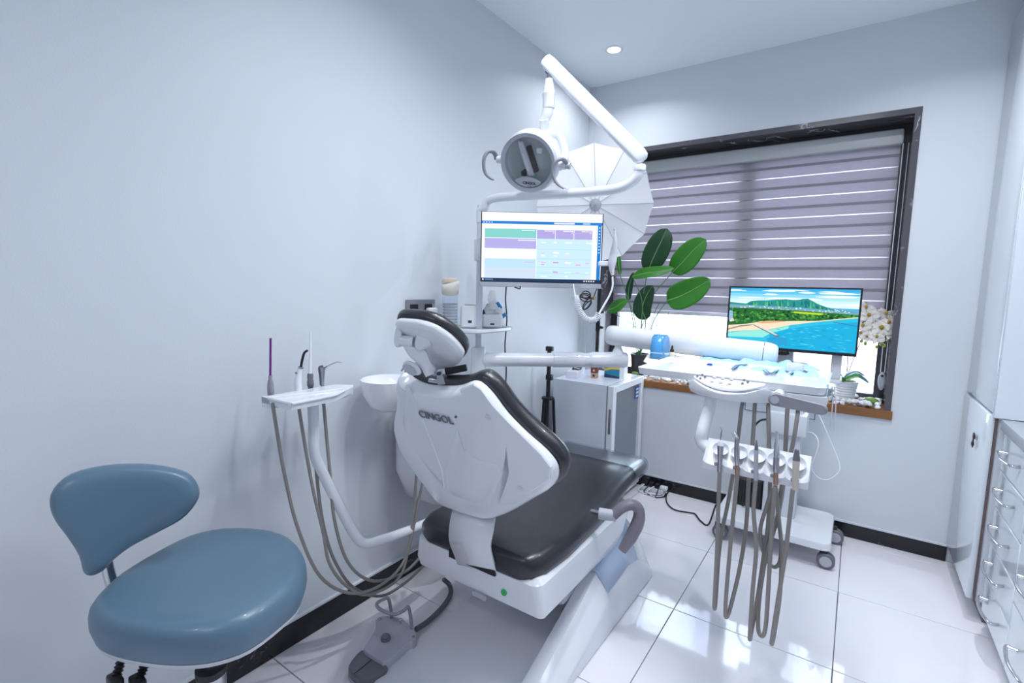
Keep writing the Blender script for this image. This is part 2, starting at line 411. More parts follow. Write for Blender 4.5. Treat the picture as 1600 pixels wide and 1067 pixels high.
# ceiling fixtures: one seen downlight, the other downlights and panels added for fill
for i, (x, y) in enumerate(DOWNS_AND_FILLS):
    t = thing('ceiling_downlight_or_fill', ['round white recessed downlight in the ceiling above the umbrella', 'added unseen downlight above the headrest', 'added unseen downlight by the cabinets', 'added unseen downlight behind the viewer'][i], 'downlight', (x, y, ZC), 'recessed ceiling downlights')
    obj('rim', MB().lathe([(.036, -.002), (.042, -.006), (.052, -.004), (.054, 0), (.036, 0)], (x, y, ZC), n=32, cap=False), M_white, t)
    obj('lamp', MB().cyl((x, y, ZC-.003), (x, y, ZC-.0005), .037, n=24), emis('lamp_glow', 'f4f8ff', 14), t)
for i, (x, y) in enumerate(FILL_PANELS):
    t = thing('ceiling_fill_panel', ['added unseen fill panel over the chair', 'added unseen fill panel behind the viewer'][i], 'ceiling light', (x, y, ZC), 'added ceiling fill panels')
    obj('frame', MB().rbox((x-.31, y-.31, ZC-.012), (x+.31, y+.31, ZC), .004, 1), M_white, t)
    obj('diffuser', MB().box((x-.29, y-.29, ZC-.014), (x+.29, y+.29, ZC-.011)), emis('fill_panel_glow', 'f0f6ff', 4), t)

# tall cabinet and drawer units on the right
CX, TY = .487, 2.80
tc = thing('tall_cabinet', 'tall glossy white cabinet with lower keyed door beside the window wall', 'cabinet', (CX+.3, 3.1, 0))
obj('body', MB().box((CX+.02, TY+.004, .1), (XR-.002, YB-.002, 2.70)), M_cab, tc)
obj('plinth', MB().box((CX+.06, TY+.03, 0), (XR-.002, YB-.002, .1)), M_mgrey, tc)
d = obj('lower_door', MB().rbox((CX-.004, TY+.006, .102), (CX+.018, YB-.008, .915), .004, 2), M_cab, tc)
kp = at(1527, 683, x=CX-.004)
obj('lock', MB().cyl((CX-.012, kp.y, kp.z), (CX-.002, kp.y, kp.z), .011, n=20), M_steel, d)
kk = MB().cyl((CX-.018, kp.y+.004, kp.z+.004), (CX-.013, kp.y+.004, kp.z+.004), .014, n=20)
kk.box((CX-.018, kp.y, kp.z-.05), (CX-.014, kp.y+.006, kp.z-.01)); kk.ball((CX-.017, kp.y, kp.z-.032), .017, sc=(.3, 1, .8))
obj('key', kk, M_black, d, label='black headed keys hanging from the lock')
obj('upper_door', MB().rbox((CX+.004, TY+.004, .925), (CX+.022, YB-.008, 2.69), .003, 2), M_cab, tc)
obj('side_panel', MB().rbox((CX+.006, TY-.012, .905), (XR-.002, TY+.003, 2.70), .003, 1), M_cab, tc)
obj('edge_strip', MB().box((CX+.018, TY-.003, .10), (CX+.025, TY+.004, .905)), mat('edge_brown', '6b5a58', .5), tc)
DX = .53
ct = obj('countertop', MB().rbox((DX-.012, -.6, .862), (XR-.002, TY-.016, .905), .004, 2), mat('counter_stone', 'b9bec6', .25, var=.08, vscale=60), None, 'pale grey stone countertop over the drawer units', 'countertop')
cols = [(2.375, 2.775, 5), (1.905, 2.370, 3), (1.2, 1.9, 3)]
for ci, (y0, y1, nd) in enumerate(cols):
    t = thing('drawer_unit', ['glossy white drawer unit with five bow handles beside the tall cabinet', 'second white drawer unit, partly cut by the picture edge', 'third white drawer unit nearest the viewer'][ci], 'drawers', (DX+.3, (y0+y1)/2, 0), 'drawer units under the counter')
    obj('carcass', MB().box((DX+.022, y0+.002, .07), (XR-.002, y1-.002, .861)), M_cab, t)
    for wyy in (y0+.06, y1-.06):
        w = MB().cyl((DX+.07, wyy-.012, .03), (DX+.07, wyy+.012, .03), .03, n=16); w.box((DX+.05, wyy-.016, .05), (DX+.09, wyy+.016, .071)); obj('caster', w, M_black, t)
    zt_, zb_ = .852, .08
    hh = (zt_-zb_)/nd
    for k in range(nd):
        z1 = zt_-hh*k; z0 = z1-hh+.004
        dr = obj('drawer', MB().rbox((DX, y0+.002, z0), (DX+.02, y1-.002, z1), .003, 1), M_cab, t)
        zc = (z0+z1)/2+.012; yc = (y0+y1)/2+.02; hw = .105
        h = MB().tube([(DX-.004, yc-hw+.01, zc), (DX-.024, yc-hw, zc), (DX-.036, yc-hw*.5, zc), (DX-.04, yc, zc), (DX-.036, yc+hw*.5, zc), (DX-.024, yc+hw, zc), (DX-.004, yc+hw-.01, zc)], .0058, 10, 5)
        for s_ in (-1, 1): h.cyl((DX+.001, yc+s_*(hw-.012), zc), (DX-.022, yc+s_*(hw-.004), zc), .0062, n=10)
        obj('handle', h, M_chrome, dr)

# ================================================================== STOOL
def zpx(zx, zy, ox, oy, s): return ox+zx/s, oy+zy/s
def stool():
    t = thing('operator_stool', 'blue leather operator stool with curved backrest in the near left corner', 'stool', (-1.27, .5, 0))
    sz = .63
    pts = [(255,800),(300,700),(400,610),(560,510),(720,430),(880,395),(1060,400),(1180,440),(1245,530),(1230,640),(1150,750),(1000,860),(850,915),(700,935),(560,930),(400,905),(290,865)]
    o = []
    for p in pts:
        q = at(*zpx(p[0], p[1], 50, 700, 2.907), z=sz-(.015 if p[1] > 700 else 0)); o.append((q.x, q.y))
    o = smooth_outline(o, 3); n = len(o); cx = sum(p[0] for p in o)/n; cy = sum(p[1] for p in o)/n
    def bow(u, v):
        r = math.hypot(u-cx, v-cy); return -.018*max(0, 1-(r/.17)**2)
    T = Matrix.Translation((0, 0, sz))
    obj('seat', MB().pillow(o, [(.90, -.055), (.97, -.045), (1, -.02), (1, .0), (.985, .016), (.95, .028), (.89, .036), (.8, .038)], T, bow=bow), M_blue, t)
    obj('seat_shell', MB().pillow(o, [(.75, -.072), (.9, -.067), (.955, -.058), (.965, -.048), (.93, -.046)], T), M_offw, t, label='white seat shell')
    # backrest
    P0 = Vector((-1.49, .44, .83)); w = Vector((.95, -.28, .12)).normalized(); u = Vector((0, 0, 1)).cross(w).normalized(); v = w.cross(u)
    M = frame(P0, u, v); Mi = M.inverted()
    bp = [(85,250),(100,180),(180,115),(330,80),(500,72),(640,88),(720,120),(755,180),(740,240),(680,310),(560,380),(450,440),(370,500),(320,550),(270,570),(235,555),(215,480),(160,390),(110,320)]
    b = []
    for p in bp:
        q = Mi @ atp(*zpx(p[0], p[1], 50, 700, 2.907), P0, w); b.append((q.x, q.y))
    b = smooth_outline(b, 3); bw = lambda uu, vv: .9*uu*uu
    obj('backrest', MB().pillow(b, [(.95, -.022), (1, -.01), (1, .006), (.97, .022), (.9, .032), (.75, .036)], M, bow=bw), M_blue, t)
    obj('backrest_shell', MB().pillow(b, [(.8, -.05), (.93, -.042), (.985, -.028), (.99, -.014), (.94, -.012)], M, bow=bw), M_offw, t, label='white backrest shell')
    q = atp(168, 885, P0-w*.045, w)
    obj('back_post', MB().tube([q+Vector((0, 0, .06)), q, q+Vector((.02, .01, -.07)), q+Vector((.09, .04, -.17)), (-1.34, .49, .545), (-1.26, .5, .54)], .014, 12), M_chrome, t)
    gx, gy = -1.235, .515
    g = at(330, 1045, z=.50); gx, gy = g.x, g.y
    obj('gas_lift', MB().cyl((gx, gy, .40), (gx, gy, .58), .014, n=20), M_chrome, t)
    sl = obj('lift_sleeve', MB().lathe([(.030, .10), (.030, .488), (.026, .492)], (gx, gy, 0), n=24), M_steel, t)
    obj('collar', MB().lathe([(.028, .488), (.033, .491), (.033, .506), (.020, .510)], (gx, gy, 0), n=24), M_black, sl)
    for (a, b_) in (((203, 985), (180, 1064)), ((243, 998), (215, 1066))):
        p, q = at(*a, z=.56), at(*b_, z=.49); m = MB(); L = 13
        m.lathe([(.011 if i % 2 else .0075, (q-p).length*i/(2*L)) for i in range(2*L+1)], p, q-p, 14)
        m.rbox((-.022, -.012, -.01), (.022, .012, .012), .005, 2, Matrix.Translation(q))
        obj('lever', m, M_black, t)
    for k in range(5):
        a = 2*PI*k/5+.4; dx, dy = math.cos(a), math.sin(a); e = Vector((gx+dx*.27, gy+dy*.27, .075))
        lg = obj('base_leg', MB().tube([(gx+dx*.02, gy+dy*.02, .115), (gx+dx*.15, gy+dy*.15, .10), e], [.02, .016, .013], 10), M_chrome, t)
        c = MB().cyl(e+Vector((-dy*.02, dx*.02, -.045)), e+Vector((dy*.02, -dx*.02, -.045)), .03, n=16); c.cyl(e+Vector((0, 0, -.03)), e+Vector((0, 0, .004)), .008, n=8)
        obj('caster', c, M_black, lg)
stool()

# ================================================================== DENTAL CHAIR
def rrect(hw, hh, r, n=5):
    o = []
    for cx, cy, a0 in ((hw-r, hh-r, 0), (-hw+r, hh-r, PI/2), (-hw+r, -hh+r, PI), (hw-r, -hh+r, 1.5*PI)):
        for k in range(n+1):
            a = a0+PI/2*k/n; o.append((cx+r*math.cos(a), cy+r*math.sin(a)))
    return o
def dental_chair():
    t = thing('dental_chair', 'white dental chair with dark leather seat, seen from behind', 'dental chair', (-1.08, 1.7, 0))
    # --- seat pad: rounded sections swept along the chair
    prof = [(1.318, .16, .455, .020), (1.325, .23, .450, .036), (1.345, .262, .447, .046), (1.40, .283, .446, .053), (1.55, .290, .446, .055), (1.75, .285, .450, .055), (1.95, .280, .462, .055),
            (2.10, .272, .484, .052), (2.25, .262, .495, .045), (2.40, .255, .492, .040), (2.47, .245, .488, .036), (2.50, .22, .486, .026)]
    m = MB(); rings = []
    for y, hw, zc, hh in prof: rings.append([Vector((-1.085+a, y, zc+b)) for a, b in rrect(hw, hh, min(hh*.93, .05), 6)])
    m.loft(rings); obj('seat_pad', m, M_dkleather, t, sharp=60)
    m = MB(); rings = []
    for y, hw, zc, hh in prof[7:]: rings.append([Vector((-1.085+a, y+.006, zc+b)) for a, b in rrect(hw+.006, hh+.006, min(hh*.93, .05), 6)])
    m.loft(rings[1:], cap=False); obj('foot_cover', m, M_film, t, sharp=60, label='clear plastic cover over the foot end')
    # --- seat underframe
    def ringz(x0, x1, y0, y1, z, r=.05):
        cx, cy = (x0+x1)/2, (y0+y1)/2; return [Vector((cx+a, cy+b, z)) for a, b in rrect((x1-x0)/2, (y1-y0)/2, r, 5)]
    m = MB().loft([ringz(-1.34, -.82, 1.42, 1.90, .255, .03), ringz(-1.366, -.785, 1.345, 1.98, .292, .02), ringz(-1.372, -.782, 1.332, 2.05, .33, .025), ringz(-1.365, -.79, 1.326, 2.15, .41, .04), ringz(-1.34, -.81, 1.345, 2.15, .425, .04)])
    uf = obj('underframe', m, M_white2, t, sharp=35)
    a, b = at(706, 858, y=1.335), at(776, 893, y=1.335)
    sz = (a.z+b.z)/2
    obj('slot', MB().box((a.x, 1.318, sz-.016), (b.x+.004, 1.335, sz+.014)), M_black, uf)
    g = at(786, 923, y=1.335)
    bz = obj('power_switch', MB().pillow(ellipse(0, 0, .026, .0125, 24, 3), [(1, 0), (1, .003), (.9, .004)], frame((g.x-.008, 1.338, g.z), (1, 0, 0), (0, 0, 1))), M_lgrey, uf)
    obj('button', MB().cyl((g.x+.008, 1.337, g.z), (g.x+.008, 1.326, g.z), .0115, n=20), mat('green_button', '2e9a55', .25, emit=.15), bz, label='green power button')
    g = at(751, 929, y=1.345); obj('rating_plate', MB().box((g.x-.03, 1.3315, g.z-.006), (g.x+.03, 1.339, g.z+.010)), M_lgrey, uf)
    # --- lift column, floor plate, side ramp
    obj('lift_column', MB().loft([ringz(-1.22, -.92, 1.78, 2.22, .02, .04), ringz(-1.22, -.90, 1.70, 2.10, .27, .04)]), M_offw, t)
    pl = smooth_outline([(-1.31, 1.12), (-1.24, 1.03), (-1.08, .985), (-.90, 1.0), (-.80, 1.15), (-.78, 1.7), (-.80, 2.28), (-.95, 2.36), (-1.2, 2.36), (-1.30, 2.2), (-1.32, 1.6)], 4)
    obj('floor_plate', MB().pillow(pl, [(1, 0), (1, .012), (.985, .020), (.96, .022)]), M_white, t)
    m = MB(); rings = []
    for y, zl, zm, zr in ((1.20, .006, .006, .004), (1.35, .045, .045, .014), (1.60, .140, .145, .088), (1.79, .222, .232, .162), (1.80, .232, .238, .168), (2.0, .320, .305, .190), (2.12, .345, .32, .165), (2.24, .29, .24, .10), (2.31, .10, .08, .03)):
        rings.append([Vector((-.852, y, .002)), Vector((-.852, y, zl)), Vector((-.80, y, zm)), Vector((-.737, y, zr)), Vector((-.728, y, zr*.8)), Vector((-.728, y, .002))])
    m.loft(rings)
    obj('lift_cover', m, M_white2, t, sharp=30, label='white sloping lift cover')
    obj('lift_joint', MB().rbox((-.94, 1.62, .16), (-.853, 2.05, .33), .015, 2), M_offw, t)
    obj('cover_film', MB().add([(-.858, 1.795, .236), (-.80, 1.795, .243), (-.74, 1.795, .174), (-.858, 2.0, .325), (-.80, 2.0, .310), (-.738, 2.0, .195), (-.858, 2.12, .35), (-.80, 2.12, .325), (-.738, 2.12, .17)], [(0, 1, 4, 3), (1, 2, 5, 4), (3, 4, 7, 6), (4, 5, 8, 7)]), mat('blue_film_sheet', 'b9cbe4', .12, coat=.5), t, solid=.001, label='bluish protective film on the lift cover')
    # --- link plate between back and seat
    L = [(712, 783, 1.345), (705, 812, 1.296), (703, 842, 1.292), (712, 868, 1.312), (716, 880, 1.33)]
    R_ = [(775, 800, 1.345), (770, 830, 1.296), (766, 856, 1.292), (772, 880, 1.312), (776, 893, 1.33)]
    m = MB(); l3 = catmull([at(a, b, y=c) for a, b, c in L], 4); r3 = catmull([at(a, b, y=c) for a, b, c in R_], 4)
    vs = []; 
    for a, b in zip(l3, r3): vs += [a, b]
    m.add(vs, [(2*i, 2*i+1, 2*i+3, 2*i+2) for i in range(len(l3)-1)])
    obj('link_plate', m, M_white, t, solid=.012)
    # --- backrest
    P0 = Vector((-1.085, 1.36, .55)); v = Vector((0, -.4, .9165)); u = Vector((1, 0, 0)); w = u.cross(v)
    M = frame(P0, u, v); Mi = M.inverted()
    def loc(zx, zy, ox=560, oy=560, s=2.667, off=0):
        q = Mi @ atp(*zpx(zx, zy, ox, oy, s), P0+w*off, w); return (q.x, q.y)
    sp = [(186,62),(184,160),(170,265),(205,375),(280,480),(352,575),(410,603),(485,628),(560,644),(640,624),(760,556),(826,512),(832,450),(790,392),(700,312),(622,232),(562,152),(515,105),(480,94),(430,112),(370,116),(280,108),(222,84)]
    o = smooth_outline([loc(*p) for p in sp], 3)
    sh = obj('backrest_shell', MB().pillow(o, [(.975, -.012), (1, -.004), (1, .008), (.985, .028), (.955, .042), (.92, .048)], M), M_white2, t, sharp=50, label='white glossy backrest shell')
    obj('backrest_pad', MB().pillow(o, [(.99, -.012), (1.03, -.018), (1.045, -.035), (1.035, -.055), (1.0, -.07), (.93, -.078)], M), M_dkleather, t, sharp=60)
    F = .048
    wing = [(425,128),(482,104),(512,124),(560,190),(640,275),(760,392),(806,452),(800,500),(650,600),(588,606),(632,480),(600,420)]
    obj('wing_panel', MB().pillow([loc(*p, off=F) for p in wing], [(1, F-.004), (1, F+.002), (.985, F+.005)], M), M_white2, sh)
    left = [(200,110),(214,120),(300,330),(352,470),(360,540),(300,470),(215,350),(186,270)]
    obj('wing_panel', MB().pillow([loc(*p, off=F) for p in left], [(1, F-.004), (1, F+.001), (.97, F+.003)], M), M_white2, sh)
    cen = [(410,285),(360,470),(372,560),(480,600),(545,610),(600,480),(580,440),(500,420),(440,380)]
    obj('centre_panel', MB().pillow([loc(*p, off=F) for p in cen], [(1, F-.004), (1, F+.0008), (.98, F+.002)], M), M_white2, sh)
    for p in ((540, 245), (673, 541)):
        q = loc(*p, off=F+.006); obj('screw_cap', MB().cyl(M @ Vector((q[0], q[1], F+.003)), M @ Vector((q[0], q[1], F+.0085)), .0095, n=20), mat('cap_cream', 'd4d3d0', .4), sh)
    q = loc(320, 243, off=F+.001); tm = M @ Matrix.Translation((q[0]+.004, q[1], F+.0045))
    text('lettering', 'CINGOL', .037, tm, mat('letter_grey', '6e7079', .4), sh, .0012, .0004, 1.04)
    q = loc(408, 241, off=F); obj('trade_dot', MB().cyl(M @ Vector((q[0], q[1], F-.001)), M @ Vector((q[0], q[1], F+.0055)), .0038, n=14), M_mgrey, sh)
    # --- headrest
    C = at(676, 548, x=-1.085); hw_ = Vector((.10, -.66, -.75)).normalized(); hu = Vector((1, .12, 0)); hM = frame(C, hu, hw_.cross(hu)); hMi = hM.inverted()
    hw = hM.to_3x3() @ Vector((0, 0, 1))
    def hl(zx, zy):
        q = hMi @ atp(*zpx(zx, zy, 600, 470, 7.11), C, hw); return (q.x, q.y)
    hs = [(150,205),(260,200),(420,218),(560,262),(700,345),(810,440),(880,530),(896,590),(850,660),(760,706),(660,722),(570,716),(500,640),(420,540),(300,420),(170,290)]
    ho = smooth_outline([hl(*p) for p in hs], 3)
    hr = obj('headrest_shell', MB().pillow(ho, [(.97, -.008), (1, 0), (.995, .010), (.95, .018), (.9, .02)], hM), M_white2, t, sharp=50)
    obj('headrest_pad', MB().pillow(ho, [(.99, -.004), (1.025, -.007), (1.045, -.016), (1.04, -.028), (1.0, -.038), (.9, -.042)], hM), M_dkleather, t, sharp=60)
    d0 = (C-CP).dot(FW)
    A = lambda zx, zy, dd: at(*zpx(zx, zy, 600, 470, 7.11), d=d0-dd)
    # bracket lobes and hinge
    br = MB()
    br.pillow(smooth_outline([(0, .030), (.016, .034), (.030, .018), (.042, -.010), (.020, -.022), (-.004, -.026), (-.010, 0)], 3), [(.85, -.022), (1, -.012), (1, .012), (.85, .02)], frame(A(385, 455, .075), RT, UP))
    bk = obj('headrest_bracket', br, M_white, t)
    br = MB().pillow(smooth_outline([(-.004, .034), (.012, .022), (.008, -.02), (-.006, -.024), (-.012, -.005)], 3), [(.85, -.02), (1, -.012), (1, .012), (.85, .02)], frame(A(165, 420, .07), RT, UP))
    obj('hinge_ear', br, M_white, bk)
    obj('hinge_barrel', MB().cyl(A(185, 440, .075), A(325, 455, .075), .017, n=20), M_white, bk)
    obj('hinge_gap', MB().rbox((-.012, -.004, -.004), (.012, .004, .004), .001, 1, frame(A(290, 382, .058), RT, UP)), M_black, bk)
    an = MB(); l = [A(205, 480, .07), A(285, 610, .07), A(400, 720, .062), A(470, 845, .05)]; r = [A(330, 500, .07), A(460, 555, .07), A(520, 680, .062), A(600, 790, .05)]
    l, r = catmull(l, 4), catmull(r, 4); rings = []
    for a, b in zip(l, r):
        dn = FW*.016; rings.append([a-dn*.6, (a+b)/2-dn, b-dn*.6, b+dn, (a+b)/2+dn, a+dn])
    an.loft(rings); obj('neck_arm', an, M_white, bk, sharp=50)
    kb = obj('tilt_knob', MB().pillow(ellipse(0, 0, .027, .013, 28), [(.8, -.016), (1.12, -.008), (1.12, .006), (1, .010)], frame(A(315, 745, .085), RT*.80-UP*.6, UP*.8+RT*.6)), M_white, bk)
    obj('knob_cap', MB().pillow(ellipse(0, 0, .024, .0115, 28), [(1, .009), (1, .012), (.9, .013)], frame(A(292, 765, .087), RT*.80-UP*.6, UP*.8+RT*.6)), M_lgrey, kb)
    hg = MB().cyl(A(570, 800, .045), A(620, 800, .075), .011, n=20); hg.prism([(-.012, .004), (.004, .012), (.016, -.028), (-.006, -.03)], frame(A(625, 820, .07), RT, UP), -.006, .006)
    hg.rbox((-.022, -.006, -.01), (.014, .006, .01), .003, 2, frame(A(575, 890, .055), RT-UP*.15, UP))
    obj('neck_hinge', hg, M_steel, bk)
    obj('hinge_bolt', MB().cyl(A(612, 808, .074), A(612, 808, .082), .0055, n=16), mat('bolt_dark', '4a4f5c', .3, metal=.8), bk)
    obj('neck_slide', MB().rbox((-.035, -.012, -.012), (.035, .010, .012), .003, 2, frame(A(800, 760, -.02), RT+UP*.2, UP)), M_black, bk)
    # --- armrest
    D = lambda x, y, d=1.93: at(x, y, d=d)
    ar = obj('armrest', MB().tube([D(958, 806), D(972, 793), D(988, 788), D(998, 797), D(997, 815), D(986, 838), D(972, 860)], [.021, .024, .026, .027, .028, .031, .030, .022], 14, 5, flat=.8), mat('armrest_grey', '7d7782', .38), t, label='grey armrest swung down')
    obj('pivot', MB().cyl(D(936, 802, 1.95), D(962, 806), .022, n=20), M_lgrey, ar)
    obj('pivot_pin', MB().cyl(D(925, 799, 1.99), D(938, 802, 1.95), .010, n=14), M_steel, ar)
dental_chair()

# ================================================================== FOOT PEDAL
def pedal():
    t = thing('foot_pedal', 'grey foot control pedal with wire loop on the floor beside the chair', 'foot pedal', at(605, 1010, z=0))
    Z = lambda zx, zy, z: at(*zpx(zx, zy, 530, 900, 6.389), z=z)
    h = .055
    top = [(365,430),(430,395),(540,400),(640,430),(740,520),(775,590),(745,650),(700,655),(480,850),(400,840),(255,750),(258,690),(360,530)]
    tp = [Z(a, b, h) for a, b in top]; o = smooth_outline([(p.x, p.y) for p in tp], 2)
    body = obj('body', MB().pillow(o, [(1.02, 0), (1.02, .008), (1, .012), (1, h-.006), (.97, h)]), M_lgrey, t, sharp=45)
    c = Z(465, 630, h); bt = obj('button', MB().lathe([(.019, 0), (.019, .006), (.016, .008), (.016, .014), (.013, .017)], c, n=28), M_mgrey, t)
    tread = [Z(a, b, .036) for a, b in [(215, 748), (250, 765), (330, 830), (465, 885), (465, 945), (280, 1035), (180, 1020), (92, 930), (120, 850)]]
    o2 = smooth_outline([(p.x, p.y) for p in tread], 2)
    td = obj('tread', MB().pillow(o2, [(.97, .012), (1, .016), (1, .034), (.93, .042)]), M_mgrey, t, sharp=45)
    a, b = Z(150, 975, .043), Z(335, 825, .043); obj('groove', MB().cyl(a, b, .0012, n=6), M_black, td)
    obj('base_plate', MB().pillow(o2, [(1.03, 0), (1.03, .008), (1, .010)]), M_lgrey, t)
    w = MB().tube([Z(525, 415, h), Z(515, 330, .095), Z(490, 225, .145), Z(440, 232, .15), Z(375, 275, .14), Z(400, 325, .13), Z(500, 372, .12), Z(580, 375, .12), Z(650, 340, .13), Z(690, 310, .135), Z(712, 400, .1), Z(728, 525, h)], .0065, 12, 6)
    obj('wire_loop', w, M_grey, t)
    for zx, zy in ((408, 432), (742, 606)): obj('screw', MB().lathe([(.0055, 0), (.0055, .002), (.003, .003)], Z(zx, zy, h), n=14), M_steel, body)
    obj('knob', MB().lathe([(.004, 0), (.004, .010), (.007, .012), (.007, .018), (.003, .020)], Z(612, 470, h), n=14), M_chrome, body)
    q = [Z(770, 530, .03), Z(900, 440, .02), Z(1040, 300, .02), Z(1110, 180, .02), Z(1100, 90, .025), Z(1040, 30, .06)]
    P = catmull(q, 14); m = MB(); m.tube(P, .0095, 10, smooth=False)
    for i in range(0, len(P)-1):
        d = (P[i+1]-P[i]).normalized(); m.cyl(P[i]-d*.0012, P[i]+d*.0012, .0108, n=10)
    obj('armoured_hose', m, M_mgrey, t)
pedal()

# ================================================================== CUSPIDOR UNIT WITH POLE
PX, PY = -1.5, 1.88
def cuspidor():
    t = thing('cuspidor_unit', 'white spittoon unit with post and round bowl between chair and wall', 'spittoon unit', (-1.54, 1.7, .35))
    def ring(x0, x1, y0, y1, z, r): 
        cx, cy = (x0+x1)/2, (y0+y1)/2; return [Vector((cx+a, cy+b, z)) for a, b in rrect((x1-x0)/2, (y1-y0)/2, r, 5)]
    m = MB().loft([ring(-1.64, -1.46, 1.60, 1.88, .40, .05), ring(-1.67, -1.43, 1.52, 1.95, .45, .07), ring(-1.675, -1.42, 1.46, 1.98, .58, .08), ring(-1.67, -1.41, 1.46, 1.98, .80, .08), ring(-1.67, -1.41, 1.47, 1.98, .885, .08), ring(-1.65, -1.43, 1.49, 1.96, .90, .07)])
    bd = obj('body', m, M_white, t, sharp=50)
    obj('lid', MB().rbox((-1.63, 1.66, .895), (-1.43, 1.96, .93), .012, 2), M_white2, bd)
    # bowl
    c = at(606, 592, x=-1.565)
    prof = [(.0, -.135), (.045, -.130), (.078, -.105), (.100, -.06), (.108, -.015), (.110, 0), (.104, .002), (.100, -.01), (.09, -.04), (.06, -.075), (.02, -.085), (.0, -.086)]
    b = obj('bowl', MB().lathe(prof, c, (0, 0, 1), 36, cap=False), mat('ceramic', 'f2f3f6', .08, coat=.5), t, sharp=60, label='round white ceramic spittoon bowl')
    obj('bowl_drain', MB().lathe([(.02, -.0845), (.018, -.081), (0.001, -.081)], c, n=18), M_steel, b)
    obj('bowl_spout', MB().tube([c+Vector((.06, .09, -.02)), c+Vector((.055, .085, .035)), c+Vector((.04, .06, .05)), c+Vector((.03, .045, .03))], .005, 10), M_chrome, b)
    obj('bowl_support', MB().loft([ring(c.x-.03, c.x+.04, c.y+.07, c.y+.24, c.z-.17, .03), ring(c.x-.03, c.x+.04, c.y+.04, c.y+.24, c.z-.095, .03)]), M_white, t)
    # post and pivots
    ztop = 1.235
    obj('post', MB().cyl((PX, PY, .90), (PX, PY, 1.78), .0165, n=24), mat('post_grey', 'd5d7df', .3), t)
    obj('pivot_hub', MB().lathe([(.030, .94), (.036, .955), (.036, 1.095), (.033, 1.105), (.022, 1.108)], (PX, PY, 0), n=28), M_white, t)
    # hose sockets on the near end of the body
    for a, b_ in (((650, 722), (652, 742)), ((661, 728), (660, 748))):
        p, q = at(*a, x=-1.42), at(*b_, x=-1.42)
        obj('hose_socket', MB().cyl(p+Vector((-.01, .02, .015)), q, .011, .007, n=14), M_grey, t)
    return t
cuspidor()
# tray with tissue boxes on the post
TZ = at(752, 516, y=PY-.13).z
def tissue_tray():
    t = obj('shelf_tray', MB().pillow(smooth_outline([(PX-.10, PY-.17), (PX+.06, PY-.17), (PX+.115, PY-.10), (PX+.115, PY+.10), (PX+.06, PY+.155), (PX-.10, PY+.155), (PX-.14, PY+.1), (PX-.14, PY-.11)], 3), [(.94, -.018), (1, -.012), (1, .0), (.975, .001), (.965, -.006)], Matrix.Translation((0, 0, TZ))), M_white2, None, 'small white tray on the post carrying tissue boxes', 'tray')
    return t
tissue_tray()
BT = TZ-.004
def tissue_box(a, b, h, depth, lab, nm):
    """box whose front lower edge runs between two pixels at tray height"""
    p = at(*a, z=BT); q = at(*b, d=(p-CP).dot(FW)); p.z = q.z = BT
    M = frame(p, q-p, Vector((-(q-p).y, (q-p).x, 0))); L = (q-p).length
    t = thing('tissue_box', lab, 'tissue box', (p+q)/2, 'tissue boxes on the post tray')
    obj('box', MB().rbox((0, 0, 0), (L, depth, h), .012, 3, M), mat('white_card', 'eef0f2', .55, bump=.1, bscale=90), t)
    obj('label_patch', MB().box((L*.42, -.001, h*.22), (L*.62, .0005, h*.34), M), mat('navy_print', '27344c', .5), t)
    return t, M, L, h, depth
t1, M1, L1, h1, d1 = tissue_box((719, 512), (748, 509), .108, .085, 'square white tissue box with grey opening, left of the sachet box', 'a')
obj('opening', MB().pillow(ellipse(L1*.5, d1*.5, L1*.32, d1*.3, 24), [(1, h1-.001), (1, h1+.0015), (.9, h1+.002)], M1), mat('opening_print', '7d8274', .5), t1)
t2, M2, L2, h2, d2 = tissue_box((752, 512), (785, 509), .066, .085, 'low white box holding tissues and coloured sachets on the post tray', 'b')
def crumple(M, pts, th=.0008):
    m = MB(); n = 7
    return m
def tuft(M, L, d, h, H, seed, nm, m_, par, cx=.5, cy=.5, wd=.03):
    r = random.Random(seed); rings = []
    for k in range(6):
        f = k/5; rings.append([M @ Vector((L*cx+math.cos(2*PI*j/10)*wd*(.85+.35*math.sin(PI*f)-.35*f)*(1+.5*r.uniform(-1, 1)), d*cy+math.sin(2*PI*j/10)*wd*.7*(.85+.35*math.sin(PI*f)-.35*f)*(1+.5*r.uniform(-1, 1)), h+H*f+r.uniform(-.004, .004))) for j in range(10)])
    return obj(nm, MB().loft(rings), m_, par, sharp=20)
tuft(M2, L2, d2, h2-.006, .06, 3, 'tissue', M_sheet, t2, .45, .4, .034)
tuft(M2, L2, d2, h2, .115, 5, 'tissue', M_sheet, t2, .5, .7, .020)
tuft(M2, L2, d2, h2-.01, .045, 9, 'tissue', M_sheet, t2, .75, .35, .024)
for (cx, cy, hh, col, ry) in ((.25, .5, .060, '8c8a4e', .5), (.82, .55, .070, '1f8fd0', -.6), (.72, .5, .055, 'd8c23c', -.55), (1.0, .4, .02, '3b8fc8', .9), (.12, .45, .03, '3c4a68', .2)):
    mm = M2 @ Matrix.Translation((L2*cx, d2*cy, h2+hh-.03)) @ Matrix.Rotation(ry, 4, 'Y') @ Matrix.Rotation(.3, 4, 'X')
    obj('sachet', MB().rbox((-.010, -.003, -.018), (.010, .003, .022), .002, 1, mm), mat('sachet_'+col, col, .35), t2)
